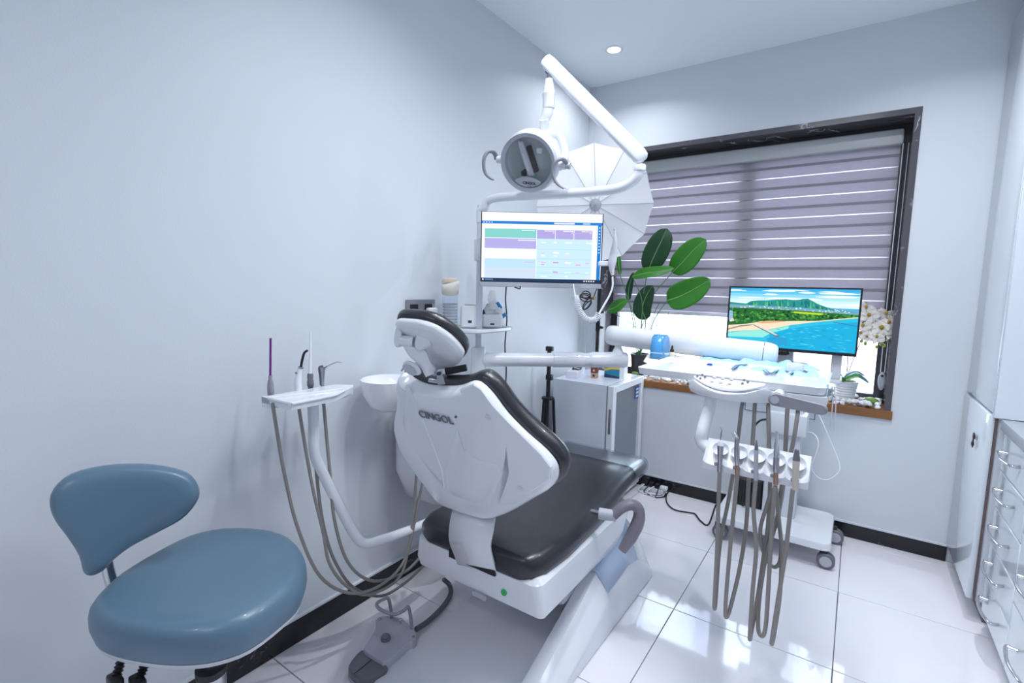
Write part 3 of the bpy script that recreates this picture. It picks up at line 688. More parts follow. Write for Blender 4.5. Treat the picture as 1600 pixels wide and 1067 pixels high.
# cup dispenser on the wall behind
def cups():
    c = at(703, 500, x=-1.60); c.z = 1.15; r = .038
    zt = at(704, 440, x=-1.60).z
    t = thing('cup_dispenser', 'tall clear cup dispenser tube with cream paper cups beside the wall socket', 'cup dispenser', (c.x, c.y, 1.12))
    obj('tube', MB().cyl((c.x, c.y, 1.13), (c.x, c.y, zt-.045), r, n=28, cap=False), M_glass, t)
    obj('bracket', MB().rbox((XL, c.y-.02, 1.17), (c.x-r*.8, c.y+.02, 1.20), .004, 1), M_white, t)
    for k in range(12):
        z = 1.14+k*.0145; obj('paper_cup', MB().lathe([(.028, 0), (.034, .012), (.035, .0135), (.033, .0135)], (c.x, c.y, z), n=24), mat('cup_cream', 'e2dfe2' , .6), t)
        obj('cup_shade_ring', MB().lathe([(.0335, .0136), (.0352, .0137), (.0352, .0155), (.0335, .0155)], (c.x, c.y, z), n=24, cap=False), M_mgrey, t)  # grey ring standing in for the shade between stacked cups
    cc = Vector((c.x, c.y, 0)); m = MB(); rings = []
    for z, rr in ((zt-.055, .040), (zt-.02, .0415), (zt-.004, .041)):
        rings.append([cc+Vector((math.cos(a)*rr, math.sin(a)*rr, z+(.012*math.cos(a-2.2) if z < zt-.05 else .010*math.cos(a-1.0)))) for a in [2*PI*j/28 for j in range(28)]])
    m.loft(rings, cap=False); obj('paper_sleeve', m, mat('cream_paper', 'e6e1d6', .7), t, solid=.0012, label='cream paper sleeve')
    obj('lid', MB().pillow(ellipse(c.x, c.y, .041, .041, 28), [(.97, zt-.006), (1, zt), (.9, zt+.012), (.6, zt+.018)], Matrix.Rotation(0, 4, 'X')), mat('lid_tan', 'd8c8b4', .6), t)
cups()
# wall socket with a plug
def socket():
    a, b = at(633, 468, x=XL), at(678, 494, x=XL); y0, y1 = a.y, b.y; z0, z1 = 1.235, at(655, 468, x=XL).z
    z0 = z1-.09
    t = thing('wall_socket', 'brushed steel double wall socket with white plug behind the headrest', 'socket', (XL, (y0+y1)/2, z0))
    obj('plate', MB().rbox((XL, y0, z0), (XL+.009, y1, z1), .003, 2), mat('socket_steel', '8b8d96', .35, metal=.6), t)
    ym = (y0+y1)/2
    for yy in ((y0+ym)/2, (ym+y1)/2):
        obj('outlet', MB().rbox((XL+.006, yy-.027, z0+.022), (XL+.0105, yy+.027, z1-.02), .003, 1), M_black, t)
    yy = (ym+y1)/2+.006; obj('plug', MB().rbox((XL+.010, yy-.030, z0-.004), (XL+.045, yy+.026, z0+.052), .010, 3), M_white, t, label='white plug')
socket()

# ================================================================== ASSISTANT ARM
def assistant():
    zt = 1.03
    k = lambda zx, zy: at(*zpx(zx, zy, 400, 510, 7.11), z=zt)
    t = thing('assistant_holder', 'white assistant instrument tray on bent white tube by the left wall', 'instrument holder', at(490, 700, x=-1.5))
    # body outline at top plane
    ol = [k(60, 778), k(395, 862), k(880, 765), k(1078, 668), k(1078, 645), k(870, 640)]
    lb, lf, rf, rm, rb, bm_ = ol
    o = [(p.x, p.y) for p in (lb, lf, rf, rm, rb, bm_)]
    # keep clear of the wall
    tr = obj('tray', MB().prism(o, Matrix.Translation((0, 0, 0)), zt-.020, zt-.001), M_white, t)
    hd = obj('holder_rail', MB().loft([[lb+Vector((.0, 0, -.034)), lb+(lf-lb)*.28+Vector((0, 0, -.034)), rf*.35+rb*.65+Vector((0, 0, -.034)), rb+Vector((0, 0, -.034))], [lb, lb+(lf-lb)*.28, rf*.35+rb*.65, rb]]), M_white, t)
    cx = sum(p[0] for p in o)/6; cy = sum(p[1] for p in o)/6
    rim = MB()
    inn = [(lf*.80+lb*.20), lf*.94+rf*.03+lb*.03, rf*.93+lf*.05+rb*.02, rb*.55+rf*.45, lb*.55+rb*.30+lf*.15]
    P = [Vector((p.x, p.y, zt)) for p in (lb*.75+lf*.25, lf, rf, rb*.5+rf*.5)]
    rim.tube([P[0], P[1]*.97+P[0]*.03, P[1]*.97+P[2]*.03, P[2]*.97+P[1]*.03, P[2]*.97+P[3]*.03, P[3], P[0]*.3+P[3]*.7, P[0]], .0055, 8, 3)
    obj('rim', rim, M_white, t)
    T = lambda x, y, X: at(x, y, x=X)
    tx = -1.50
    obj('support_tube', MB().tube([T(489, 628, -1.50), T(490, 665, -1.50), T(492, 708, -1.50), T(505, 740, -1.50), T(535, 800, -1.49), T(556, 838, -1.485), T(572, 849, -1.48), T(600, 842, -1.47), T(640, 828, -1.46), T(672, 814, -1.45)], .0185, 16, 6), M_white2, t)
    # instruments, each with its hose
    def hose(pts, x0=-1.50, x1=-1.44, r=.0058):
        n = len(pts); return MB().tube([at(*zpx(a, b, 380, 500, 2.32), x=x0+(x1-x0)*i/(n-1)) for i, (a, b) in enumerate(pts)], r, 10, 6)
    Q = lambda zx, zy, z: at(*zpx(zx, zy, 400, 510, 7.11), z=z)
    def base(zx, zy): 
        p = k(zx, zy); return p
    H = {}
    # saliva ejector (purple)
    b = base(165, 750); up = Vector((0, 0, 1)); D = (b-CP).dot(FW)
    A = lambda zx, zy: at(*zpx(zx, zy, 400, 510, 7.11), d=D)
    s1 = thing('saliva_ejector', 'purple tipped saliva ejector standing at the left end of the white tray', 'dental instrument', b, 'instruments in the assistant tray')
    obj('handle', MB().lathe([(.010, -.02), (.0095, .0), (.0105, .002), (.0105, .03), (.0085, .042), (.006, .05), (.006, .062)], b, n=16), M_grey, s1)
    obj('lever', MB().rbox((-.016, -.004, .02), (-.004, .004, .032), .003, 1, Matrix.Translation(b)), M_mgrey, s1)
    obj('straw', MB().cyl(b+up*.06, A(162, 130), .0036, n=10), mat('purple_tube', '6a1d7c', .25), s1)
    obj('hose', hose([(108, 300), (112, 340), (150, 560), (200, 760), (280, 930), (390, 990), (500, 960), (585, 870), (615, 720), (628, 560)]), M_hose, s1)
    b2 = base(470, 700); D = (b2-CP).dot(FW)
    s2 = thing('curing_light', 'white curing light with curved black tip on the assistant tray', 'dental instrument', b2, 'instruments in the assistant tray')
    obj('handle', MB().tube([b2+up*-.03, b2, A(468, 600), A(480, 520), A(497, 450)], [.013, .013, .0125, .0115, .009, .008], 16), M_white2, s2)
    obj('ring', MB().cyl(A(495, 464), A(499, 448), .0095, n=18), M_steel, s2)
    obj('tip', MB().tube([A(499, 450), A(512, 380), A(530, 310), A(545, 285), A(574, 266)], [.0045, .0045, .004, .004], 10), M_black, s2)
    obj('button', MB().ball(A(462, 515)-FW*.012, .004, 10, 6), M_mgrey, s2)
    obj('hose', hose([(204, 310), (206, 345), (250, 600), (290, 770), (312, 880), (370, 960), (450, 995), (560, 940), (600, 830), (650, 590)], -1.51), M_hose, s2)
    b3 = base(605, 668); D = (b3-CP).dot(FW)
    s3 = thing('suction_tip', 'tall white suction tip in ribbed grey handle on the assistant tray', 'dental instrument', b3, 'instruments in the assistant tray')
    obj('handle', MB().lathe([(.009, -.03), (.009, .0), (.0115, .003), (.0115, .02), (.0095, .026), (.0105, .032), (.0105, .043), (.008, .048)], b3, n=16), M_mgrey, s3)
    obj('tip', MB().cyl(b3+up*.046, A(606, 60), .0058, .0030, n=12), M_white2, s3)
    obj('hose', hose([(248, 310), (250, 340), (266, 560), (290, 740), (330, 870), (400, 970), (500, 1000), (590, 950), (655, 890)], -1.52, -1.50), M_hose, s3)
    b4 = base(738, 655); D = (b4-CP).dot(FW)
    s4 = thing('air_water_syringe', 'chrome air water syringe with bent nozzle at the right of the tray', 'dental instrument', b4, 'instruments in the assistant tray')
    obj('body', MB().tube([b4+up*-.02, b4, A(740, 580), A(742, 500), A(742, 450)], [.006, .006, .0065, .0085, .010], 14), M_steel, s4)
    obj('lever', MB().tube([A(720, 655), A(712, 560), A(700, 470), A(715, 445), A(745, 440)], .0035, 8), M_mgrey, s4)
    obj('nozzle', MB().tube([A(770, 462), A(810, 435), A(880, 402), A(910, 397), A(952, 400)], [.004, .003, .0026, .0024], 8), M_chrome, s4)
    obj('hose', hose([(290, 285), (294, 330), (315, 560), (330, 720), (370, 860), (430, 930), (500, 945), (590, 910), (655, 845)], -1.5, -1.47), M_hose, s4)
assistant()

# ================================================================== DELIVERY ARMS AND INSTRUMENT TABLE
E1 = Vector((-.968, 2.329, 1.05))          # elbow
def delivery():
    t = thing('delivery_arm', 'two part white swivel arm reaching from the post to the instrument table', 'equipment arm', (PX, PY, 1.02))
    S = Vector((PX, PY, 1.045)); d = (E1-S).normalized()
    m = MB(); m.tube([S+d*.02, S+d*.3, E1-d*.14], .034, 24, 2, smooth=False)
    a1 = obj('lower_arm', m, M_white2, t, sharp=50)
    obj('arm_sleeve', MB().lathe([(.034, 0), (.0375, .004), (.0375, .15), (.0345, .155)], E1-d*.33, d, 28), M_white2, a1)
    obj('elbow_housing', MB().lathe([(.0345, -.15), (.039, -.13), (.040, .03), (.036, .045), (.02, .05)], E1, d, 28), M_white2, t)
    obj('elbow_neck', MB().lathe([(.034, .025), (.024, .05), (.017, .065), (.017, .085)], E1, (0, 0, 1), 24), M_white2, t)
    obj('elbow_bearing', MB().lathe([(.021, .074), (.021, .084), (.017, .086), (.017, .094)], E1, (0, 0, 1), 20), M_steel, t)
    A = at(958, 524, d=(E1-CP).dot(FW)); Bq = at(1203, 553, y=2.38)
    ax = (Bq-A).normalized()
    m = MB(); n = 26
    u = ax.cross(Vector((0, 0, 1))).normalized(); v = u.cross(ax)
    sec = lambda p, s_, k=1: [p+u*(math.cos(2*PI*j/n)*.043*s_)+v*(math.sin(2*PI*j/n)*.050*s_*k) for j in range(n)]
    L = (Bq-A).length
    m.loft([sec(A-ax*.030, .82), sec(A-ax*.022, .95), sec(A, 1), sec(A+ax*L*.5, 1), sec(Bq-ax*.02, 1), sec(Bq, .96), sec(Bq+ax*.02, .85), sec(Bq+ax*.03, .6)])
    a2 = obj('upper_arm', m, M_white2, t, sharp=50)
    obj('arm_seam', MB().loft([sec(Bq-ax*.026, 1.004), sec(Bq-ax*.023, 1.004)]), M_mgrey, a2)
    for k in (0, 1): obj('screw', MB().cyl(A+ax*(.012+.026*k)-u*.034-v*.028, A+ax*(.012+.026*k)-u*.0445-v*.036, .005, n=12), M_steel, a2)
    # link down to the table
    obj('table_pivot', MB().cyl(Bq-Vector((0, 0, .03)), Vector((Bq.x, Bq.y, 1.07)), .022, n=20), M_white, t)
    obj('table_bracket', MB().rbox((Bq.x-.03, 2.0, 1.055), (Bq.x+.03, Bq.y+.03, 1.08), .008, 2), M_white, t)
    return Bq
BQ = delivery()

FY = 1.75
def table():
    fl, fr = at(994, 573.5, y=FY), at(1292, 607.5, y=FY)
    zt = (fl.z+fr.z)/2; x0, x1 = fl.x, fr.x
    bk = at(1008, 553, z=zt).y
    bk = max(bk, FY+.24)
    t = thing('instrument_table', 'white dental instrument table with control panel, handle and handpiece rack', 'instrument table', ((x0+x1)/2, FY+.12, .75))
    # tray with a raised rim
    o = [(a+(x0+x1)/2, b+(FY+bk)/2) for a, b in rrect((x1-x0)/2, (bk-FY)/2, .025, 5)]
    obj('tray', MB().pillow(o, [(.965, -.026), (.985, -.024), (1, -.002), (1, .0), (.985, .001), (.968, -.010)], Matrix.Translation((0, 0, zt))), M_white2, t, sharp=40)
    # body under the tray: rounded front that bulges out
    yb = FY-.002
    px = lambda X, Y, y: at(X, Y, y=y)
    xa, xb = px(1073, 600, FY-.03).x, px(1294, 615, FY-.01).x
    zb = px(1135, 615, FY-.03).z; zb2 = px(1290, 632, FY-.01).z
    zb = min(zb, zb2); top = zt-.027
    xm = px(1206, 600, FY).x
    pl = []
    for k in range(25):
        f = k/24; x = xa+(xb-xa)*f; q = min(1, max(0, (x-xa)/(xm-xa)))
        pl.append((x, FY-.002-(.062*math.sin(PI*q)**.8 if q < 1 else 0)))
    o = pl+[(xb-.004, FY+.04), (xb-.01, bk-.05), (xa+.03, bk-.05), (xa+.004, FY+.05)]
    DROP = .034
    top = zt-.010
    slope = lambda y: (zt-.028) if y > FY-.0035 else top-DROP*min(1, max(0, (FY-.004-y)/.06))
    cxo = sum(p[0] for p in o)/len(o); cyo = sum(p[1] for p in o)/len(o)
    sc_ring = lambda s_, zf_: [Vector((cxo+(x-cxo)*s_, cyo+(y-cyo)*s_, zf_(y))) for x, y in o]
    zlow = min(zb, top-DROP-.022)
    m = MB().loft([sc_ring(.90, lambda y: zlow), sc_ring(.96, lambda y: zlow+.004), sc_ring(.985, lambda y: zlow+.012), sc_ring(1, lambda y: zlow+.02), sc_ring(1, lambda y: slope(y)-.004), sc_ring(.995, lambda y: slope(y)), sc_ring(.97, lambda y: slope(y)+.001)])
    bd = obj('body', m, M_white2, t, sharp=35)
    cr = [(x, y) for x, y in pl if x <= xm]
    m = MB(); n = len(cr); vs = []
    for x, y in cr:
        ya = FY-.005; yb_ = y+.008
        if yb_ > ya-.002: yb_ = ya-.002
        for q in (0, 1): 
            yy = ya+(yb_-ya)*q; vs.append(Vector((x, yy, slope(yy)+.0045)))
    vs = vs[2:-2]; n -= 2
    m.add(vs, [(2*i_, 2*i_+1, 2*i_+3, 2*i_+2) for i_ in range(n-1)])
    pn = obj('control_panel', m, mat('panel_face', 'f4f5f8', .3), bd, solid=.002)
    pnrm = Vector((0, -DROP, .06)).normalized(); pp0 = Vector((xa, FY-.004, top+.0085))
    P = lambda zx, zy: atp(*zpx(zx, zy, 1060, 560, 7.62), pp0, pnrm)
    for zx, zy in ((225, 208), (284, 194), (317, 220), (262, 235), (782, 256), (827, 278), (763, 296)):
        c = P(zx, zy); obj('round_key', MB().lathe([(.0025, 0), (.0025, .0008), (.0045, .0008), (.0045, 0)], c, pnrm, n=16), M_mgrey, pn)
    for zx, zy in ((430, 222), (530, 235), (632, 247), (400, 268), (505, 282), (610, 294)):
        c = P(zx, zy); obj('icon_key', MB().rbox((-.006, -.0045, -.0004), (.006, .0045, .0006), .0004, 1, frame(c, (1, 0, 0), (0, .06, DROP))), M_lgrey, pn)
    # grey handle in front
    hy = FY-.045
    c0, c1 = px(1211, 624, hy), px(1284, 640, hy)
    ang = math.atan2(c1.z-c0.z, c1.x-c0.x); Lh = (c1-c0).length
    M = frame(c0, (c1-c0), (0, 0, 1)); r = .0195
    ho = [(-r*math.cos(a)*-1*-1, r*math.sin(a)) for a in []]
    ho = [(r*math.cos(PI/2+PI*k/10), r*math.sin(PI/2+PI*k/10)) for k in range(11)]+[(Lh+r*.8*math.cos(-PI/2+PI*k/10), r*.8*math.sin(-PI/2+PI*k/10)) for k in range(11)]
    hd = obj('handle', MB().pillow(ho, [(.94, -.008), (1, -.004), (1, .004), (.94, .008)], M), M_grey, t, label='grey bar handle')
    obj('handle_boss', MB().cyl(c0+Vector((0, -.010, 0)), c0+Vector((0, -.007, 0)), .012, n=24), M_lgrey, hd)
    obj('handle_shaft', MB().cyl(c0+Vector((0.004, .008, .006)), c0+Vector((.006, .05, .010)), .016, n=24), M_white, hd)
    # suspended tube and rack
    RY = 1.66
    obj('rack_tube', MB().tube([px(1112, 606, FY+.01), px(1110, 625, FY), px(1106, 645, FY-.02), px(1098, 672, RY+.04), px(1096, 688, RY+.035), px(1106, 700, RY+.03), px(1125, 706, RY+.03)], .0205, 16, 6), M_white2, t)
    l, rr = px(1100, 708, RY-.028), px(1264, 742, RY-.028)
    zr = px(1112, 684, RY+.03).z; rx0, rx1 = px(1103, 700, RY).x, px(1266, 730, RY).x
    ztop = (px(1110, 683, RY+.032).z+px(1267, 714, RY+.032).z)/2; zbot = (px(1106, 733, RY-.03).z+px(1261, 765, RY-.03).z)/2
    # rack made of a sloped slab with five cups
    m = MB(); N = 5; W = rx1-rx0; nn = 60; topf, topb, bf = [], [], []
    for k in range(nn+1):
        x = rx0+W*k/nn; f = (k/nn*N) % 1; sc = math.sin(PI*f)**.6
        topf.append(Vector((x, RY-.030+.008*sc, ztop-.054-.010*sc)))
    A_ = [Vector((p.x, RY+.032, ztop)) for p in topf]; B_ = [Vector((p.x, RY+.034, zbot+.02)) for p in topf]; C_ = [Vector((p.x, RY-.030, zbot)) for p in topf]; Cf = [Vector((p.x, RY-.032, p.z-.004)) for p in topf]
    rings = [[a, b, c, d, e] for a, b, c, d, e in zip(A_, topf, Cf, C_, B_)]
    m.loft(rings); rk = obj('handpiece_rack', m, M_white2, t, sharp=30)
    hx = []
    for k in range(N):
        x = px((1126.5, 1155.6, 1183.7, 1213.7, 1245.5)[k], (699, 705, 710, 716, 722)[k], RY).x; c = Vector((x, RY+.002, ztop-.026)); hx.append(x)
        nrm = Vector((0, -.66, .75)).normalized()
        obj('cup', MB().lathe([(.0245, .006), (.023, .003), (.019, -.004), (.012, -.010), (.001, -.011)], c+nrm*.004, nrm, 24, cap=False), mat('cup_white', 'e3e5ec', .3), rk)
        obj('notch', MB().rbox((x-.011, RY-.036, ztop-.068), (x+.011, RY-.027, ztop-.056), .004, 2), M_grey, rk)
    # white pull cords at the right end
    for dx in (0, 8):
        obj('cord', MB().tube([px(1300+dx*.4, 604, FY+.05), px(1301+dx*.6, 630, FY+.05), px(1296+dx, 672, FY+.05)], .0018, 6), M_white, t)
    obj('end_clip', MB().rbox((x1-.004, FY+.03, zt-.04), (x1+.014, FY+.07, zt+.004), .004, 2), M_film, t)
    return zt, x0, x1, bk, RY, hx, ztop, zbot
TT = table()
def handpieces():
    zt, x0, x1, bk, RY, hx, ztop, zbot = TT
    y0 = RY-.040
    Zp = lambda zx, zy, y: at(*zpx(zx, zy, 1060, 640, 2.807), y=y)
    Q = lambda px, py, y=y0: at(px, py, y=y)
    specs = [
     ('ultrasonic_scaler', 'ultrasonic scaler with a hooked tip, leftmost handpiece in the rack', (1124, 737), (1126, 696), [(181, 272), (176, 400), (170, 600), (160, 800), (157, 868)], [(163, 845), (176, 650), (192, 530), (215, 420), (238, 290), (262, 120), (276, 0), (282, -30)]),
     ('turbine_handpiece', 'chrome turbine handpiece with angled head, second from the left in the rack', (1152, 743), (1151, 682), [(258, 290), (248, 400), (235, 520), (212, 780), (206, 890), (212, 908)], [(230, 860), (270, 690), (298, 500), (308, 310), (325, 150), (334, 0), (336, -30)]),
     ('slim_handpiece', 'slim grey handpiece with a pointed end, middle of the rack', (1181, 750), (1182, 688), [(339, 308), (330, 450), (341, 610), (325, 800), (313, 1000)], [(322, 960), (348, 820), (372, 660), (392, 520), (402, 330), (398, 160), (394, 0), (394, -20)]),
     ('motor_handpiece', 'chrome motor handpiece with stepped nose, fourth from the left in the rack', (1212, 757), (1214, 674), [(425, 335), (412, 480), (398, 720), (385, 930), (370, 992)], [(350, 960), (356, 820), (385, 640), (430, 490), (460, 330), (470, 160), (478, 0), (480, -10)]),
     ('scaler_handpiece', 'beige handpiece with grey nose, rightmost in the rack', (1242, 765), (1245, 703), [(502, 348), (487, 480), (468, 640), (436, 840), (409, 1020)], [(420, 980), (446, 800), (452, 600), (440, 470), (455, 330), (500, 160), (520, 40), (525, 0)]),
    ]
    for i, (nm, lab, bot, top, dn, upw) in enumerate(specs):
        b, a = Q(*bot), Q(*top); ax = (a-b); L = ax.length; ax.normalize()
        t = thing(nm, lab, 'handpiece', b, 'handpieces in the rack')
        if i == 0:
            obj('grip', MB().lathe([(.0062, 0), (.0075, L*.4), (.0088, L*.8), (.0098, L*.9), (.0098, L)], b, ax, 18), M_steel, t)
            obj('nose', MB().lathe([(.0098, L), (.0085, L+.008), (.003, L+.018)], b, ax, 18), M_white2, t)
            obj('tip', MB().tube([a+ax*.015, a+ax*.035, a+ax*.05+RT*.001, a+ax*.060-RT*.006], [.0025, .0022, .0013, .0009], 8), M_chrome, t)
        elif i == 1:
            obj('grip', MB().lathe([(.0066, L*.28), (.0078, L*.32), (.0085, L*.6), (.0068, L*.85), (.006, L*.97)], b, ax, 18), M_steel, t)
            hd = MB().cyl(a+ax*-.004-FW*.008-RT*.004, a+ax*.010+FW*.006-RT*.006, .0075, n=16); hd.ball(a-RT*.003, .0075, 12, 8); obj('head', hd, M_chrome, t)
            obj('coupling', MB().lathe([(.0062, 0), (.0066, L*.3)], b, ax, 16), mat('copper_coupling', 'b08f7c', .3, metal=.7), t)
        elif i == 2:
            obj('grip', MB().lathe([(.0062, 0), (.0066, L*.5), (.0062, L*.72), (.0055, L*.76)], b, ax, 16), M_lgrey, t)
            obj('nose', MB().lathe([(.0055, L*.75), (.005, L*.85), (.0022, L), (.001, L*1.01)], b, ax, 14), M_mgrey, t)
        elif i == 3:
            obj('coupling', MB().lathe([(.0066, 0), (.0068, L*.25)], b, ax, 16), mat('copper_coupling', 'b08f7c', .3, metal=.7), t)
            obj('motor', MB().lathe([(.0085, L*.24), (.009, L*.27), (.009, L*.5), (.0085, L*.52)], b, ax, 18), M_steel, t)
            obj('nose', MB().lathe([(.0088, L*.52), (.0088, L*.62), (.0072, L*.66), (.0072, L*.75), (.005, L*.80), (.005, L*.92), (.0036, L*.95), (.0036, L)], b, ax, 18), M_chrome, t)
        else:
            obj('grip', MB().lathe([(.0068, 0), (.0085, L*.3), (.0098, L*.7), (.0098, L*.74)], b, ax, 18), mat('beige_plastic', 'cfc4b8', .4), t)
            obj('nose', MB().lathe([(.0098, L*.74), (.0085, L*.85), (.006, L*.97), (.006, L)], b, ax, 18), M_mgrey, t)
            obj('opening', MB().lathe([(.0045, L*.985), (.0045, L*1.01)], b, ax, 14), M_chrome, t)
        pts = [Zp(x, y, y0) for x, y in dn]; n2 = len(upw)
        pts += [Zp(x, y, y0+.02+(FY+.02-y0-.02)*k/(n2-1)) for k, (x, y) in enumerate(upw)]
        obj('hose', MB().tube(pts, .0062, 10, 6), M_hose, t)
    # short inner loop of spare hose hanging from the rack
    t = obj('spare_hose', MB().tube([Zp(x, y, RY+.03) for x, y in ((412, 345), (385, 430), (360, 520), (366, 600), (395, 670), (425, 690), (446, 660), (450, 570), (440, 470), (428, 345))], .0058, 10, 6), M_hose, None, 'short grey hose loop hanging behind the motor handpiece', 'hose')
handpieces()

# things on the table
def table_items():
    zt, x0, x1, bk, RY, hx, ztop, zbot = TT; zf = zt-.0235
    F = lambda zx, zy, z=zf: at(*zpx(zx, zy, 980, 480, 4.706), z=z)
    # blue barrier film roll in its dispenser
    a = F(170, 385); b = F(250, 385); d = (a-CP).dot(FW)
    up = Vector((0, 0, 1)); w = (b-a).length
    t = thing('film_dispenser', 'translucent blue roll film dispenser standing at the left of the table', 'dispenser', (a+b)/2, None)
    R_ = .048; dep = Vector((0, 1, 0)); c = (a+b)/2+dep*.052+up*(R_+.004); sx = Vector((1, 0, 0))
    M_bl = mat('blue_film', '5aa4dc', .12, coat=.4, trans=.25)
    obj('roll', MB().lathe([(.018, -w*.5), (R_, -w*.5), (R_, w*.5), (.018, w*.5), (.018, -w*.5)], c, sx, 32, cap=False), M_bl, t, sharp=40)
    sh = MB(); outl = [(-.055, 0), (-.052, .06), (-.035, .098), (.0, .106), (.035, .098), (.052, .06), (.056, 0)]
    for s_ in (-1, 1):
        sh.prism(outl, frame((a+b)/2+dep*.052+sx*(w*.5*s_), dep, up), -.0015, .0015)
    obj('side_plate', sh, M_bluep, t)
    fr = MB(); pf = [(-.055, 0), (-.056, .03), (-.053, .062), (-.036, .099), (-.012, .107), (.02, .106)]
    vs = []; 
    for q, h in pf: vs += [(a+b)/2+dep*(.052+q)-sx*w*.5+up*h, (a+b)/2+dep*(.052+q)+sx*w*.5+up*h]
    fr.add(vs, [(2*i, 2*i+1, 2*i+3, 2*i+2) for i in range(len(pf)-1)])
    obj('front_sheet', fr, M_bluep, t, solid=.002)
    obj('cutter_bar', MB().rbox((-w*.55, -.003, -.003), (w*.55, .003, .003), .001, 1, frame((a+b)/2+dep*-.006+up*.03, sx, dep)), mat('pale_blue', '9cc7ea', .3), t)
    # small bottle with a black dropper cap, taller bottle behind
    c = F(326, 382); t = thing('dropper_bottle', 'small cream dropper bottle with a black cap on the table', 'bottle', c); k = 1.12
    obj('bottle', MB().lathe([(.0105*k, 0), (.0115*k, .002), (.0115*k, .026*k), (.009*k, .029*k), (.005*k, .030*k)], c, n=20), mat('cream_glass', 'd8d0bd', .35), t)
    obj('cap', MB().lathe([(.0078*k, .030*k), (.0078*k, .039*k), (.006*k, .041*k), (.0045*k, .042*k), (.003*k, .053*k), (.001, .056*k)], c, n=18), M_black, t)
    c = F(322, 360)+Vector((0, .03, 0)); t = thing('white_bottle', 'white bottle with a blue lid behind the dropper bottle', 'bottle', c)
    obj('bottle', MB().lathe([(.015, 0), (.016, .003), (.016, .062)], c, n=22), M_film, t)
    obj('lid', MB().lathe([(.0165, .06), (.0165, .072), (.014, .076)], c, n=22), mat('bottle_lid', '86aede', .35), t)
    # paper sheet
    M_pap = mat('cream_pad', 'e7e0d2', .6); M_dr = mat('blue_drape', 'a9d3ea', .45, bump=.25, bscale=25, coat=.2)
    q = [F(120, 400), F(175, 432), F(480, 470), F(560, 395), F(350, 355), F(150, 350)]
    obj('paper_pad', MB().prism([(p.x, p.y) for p in q], Matrix.Translation((0, 0, zf)), .0, .0025), M_pap, None, 'cream paper liner at the left end of the table', 'paper')
    # crumpled blue film covers over the right two thirds
    def sheet(poly, seed, amp, nm, m_, lab, z0=.004, cat='film'):
        r = random.Random(seed); A, B, C, D = [F(*p) for p in poly]; n, k = 26, 14; vs = []
        ph = [r.uniform(0, 6.28) for _ in range(8)]
        for i in range(n+1):
            for j in range(k+1):
                u, v = i/n, j/k; p = (A*(1-u)+B*u)*(1-v)+(D*(1-u)+C*u)*v
                e = min(1, 6*min(u, 1-u, v, 1-v)+.15)
                h = abs(math.sin(u*7+ph[0]+2*math.sin(v*4+ph[1])))*.5+abs(math.sin(u*4-v*6+ph[2]))*.35+abs(math.sin((u+v)*11+ph[3]))*.2+r.uniform(0, .22)
                vs.append(p+Vector((r.uniform(-.002, .002), r.uniform(-.002, .002), z0+amp*h*e)))
        f = [(i*(k+1)+j, (i+1)*(k+1)+j, (i+1)*(k+1)+j+1, i*(k+1)+j+1) for i in range(n) for j in range(k)]
        return obj(nm, MB().add(vs, f), m_, None, lab, cat, sharp=25, solid=.0006)
    sheet([(400, 430), (760, 478), (860, 410), (560, 372)], 2, .010, 'plastic_cover', M_dr, 'flat pale blue plastic cover near the middle of the table')
    sheet([(740, 470), (1060, 515), (1130, 420), (830, 395)], 4, .018, 'plastic_cover', M_dr, 'crumpled pale blue plastic cover around the mirror pouch')
    sheet([(1040, 515), (1430, 565), (1440, 480), (1120, 410)], 6, .022, 'plastic_cover', M_dr, 'crumpled pale blue plastic cover at the right end of the table')
    M_in = mat('pouch_grey', '5f7f9c', .35); M_nv = mat('navy_cap', '2b3f9a', .4)
    c = F(605, 432, zf+.010); t = thing('navy_clip', 'small navy blue clip lying on the plastic cover', 'clip', c)
    obj('clip', MB().pillow(smooth_outline([(-.010, -.004), (0, -.008), (.011, -.003), (.008, .006), (-.004, .008)], 3), [(1, 0), (1, .006), (.7, .010)], Matrix.Translation(c)), M_nv, t)
    obj('tab', MB().rbox((-.018, -.007, 0), (-.004, .003, .004), .001, 1, Matrix.Translation(c)), mat('teal_tab', '3f9fc4', .4), t)
    for (pp, lab) in (([(770, 455), (800, 430), (870, 425)], 'pair of instruments in a pouch near the middle of the table'), ([(1000, 462), (1040, 490), (1095, 468)], 'bent instrument in a pouch right of the middle'), ([(1200, 490), (1250, 462), (1310, 478), (1390, 470)], 'dark forceps in a pouch at the right end of the table')):
        P = [F(a, b, zf+.020) for a, b in pp]; t = thing('pouched_instrument', lab, 'instrument', P[1], 'pouched instruments on the table')
        obj('shaft', MB().tube(P, [.0035, .006, .0035], 8, 5, flat=.5), M_in, t)
        obj('shaft', MB().tube([p+Vector((.006, .012, .002)) for p in P], [.002, .0045, .002], 8, 5, flat=.5), M_in, t)
    # jar beyond the table edge (stands on the rear of the tray)
    c = F(1285, 435); c = Vector((c.x, min(c.y, bk-.045), zf)); t = thing('lidded_jar', 'frosted round jar with a white lid at the back of the table', 'jar', c)
    obj('jar', MB().lathe([(.026, 0), (.027, .003), (.027, .022)], c, n=26), M_film, t)
    obj('lid', MB().lathe([(.029, .02), (.030, .023), (.030, .045), (.028, .048)], c, n=26), M_white, t)
table_items()

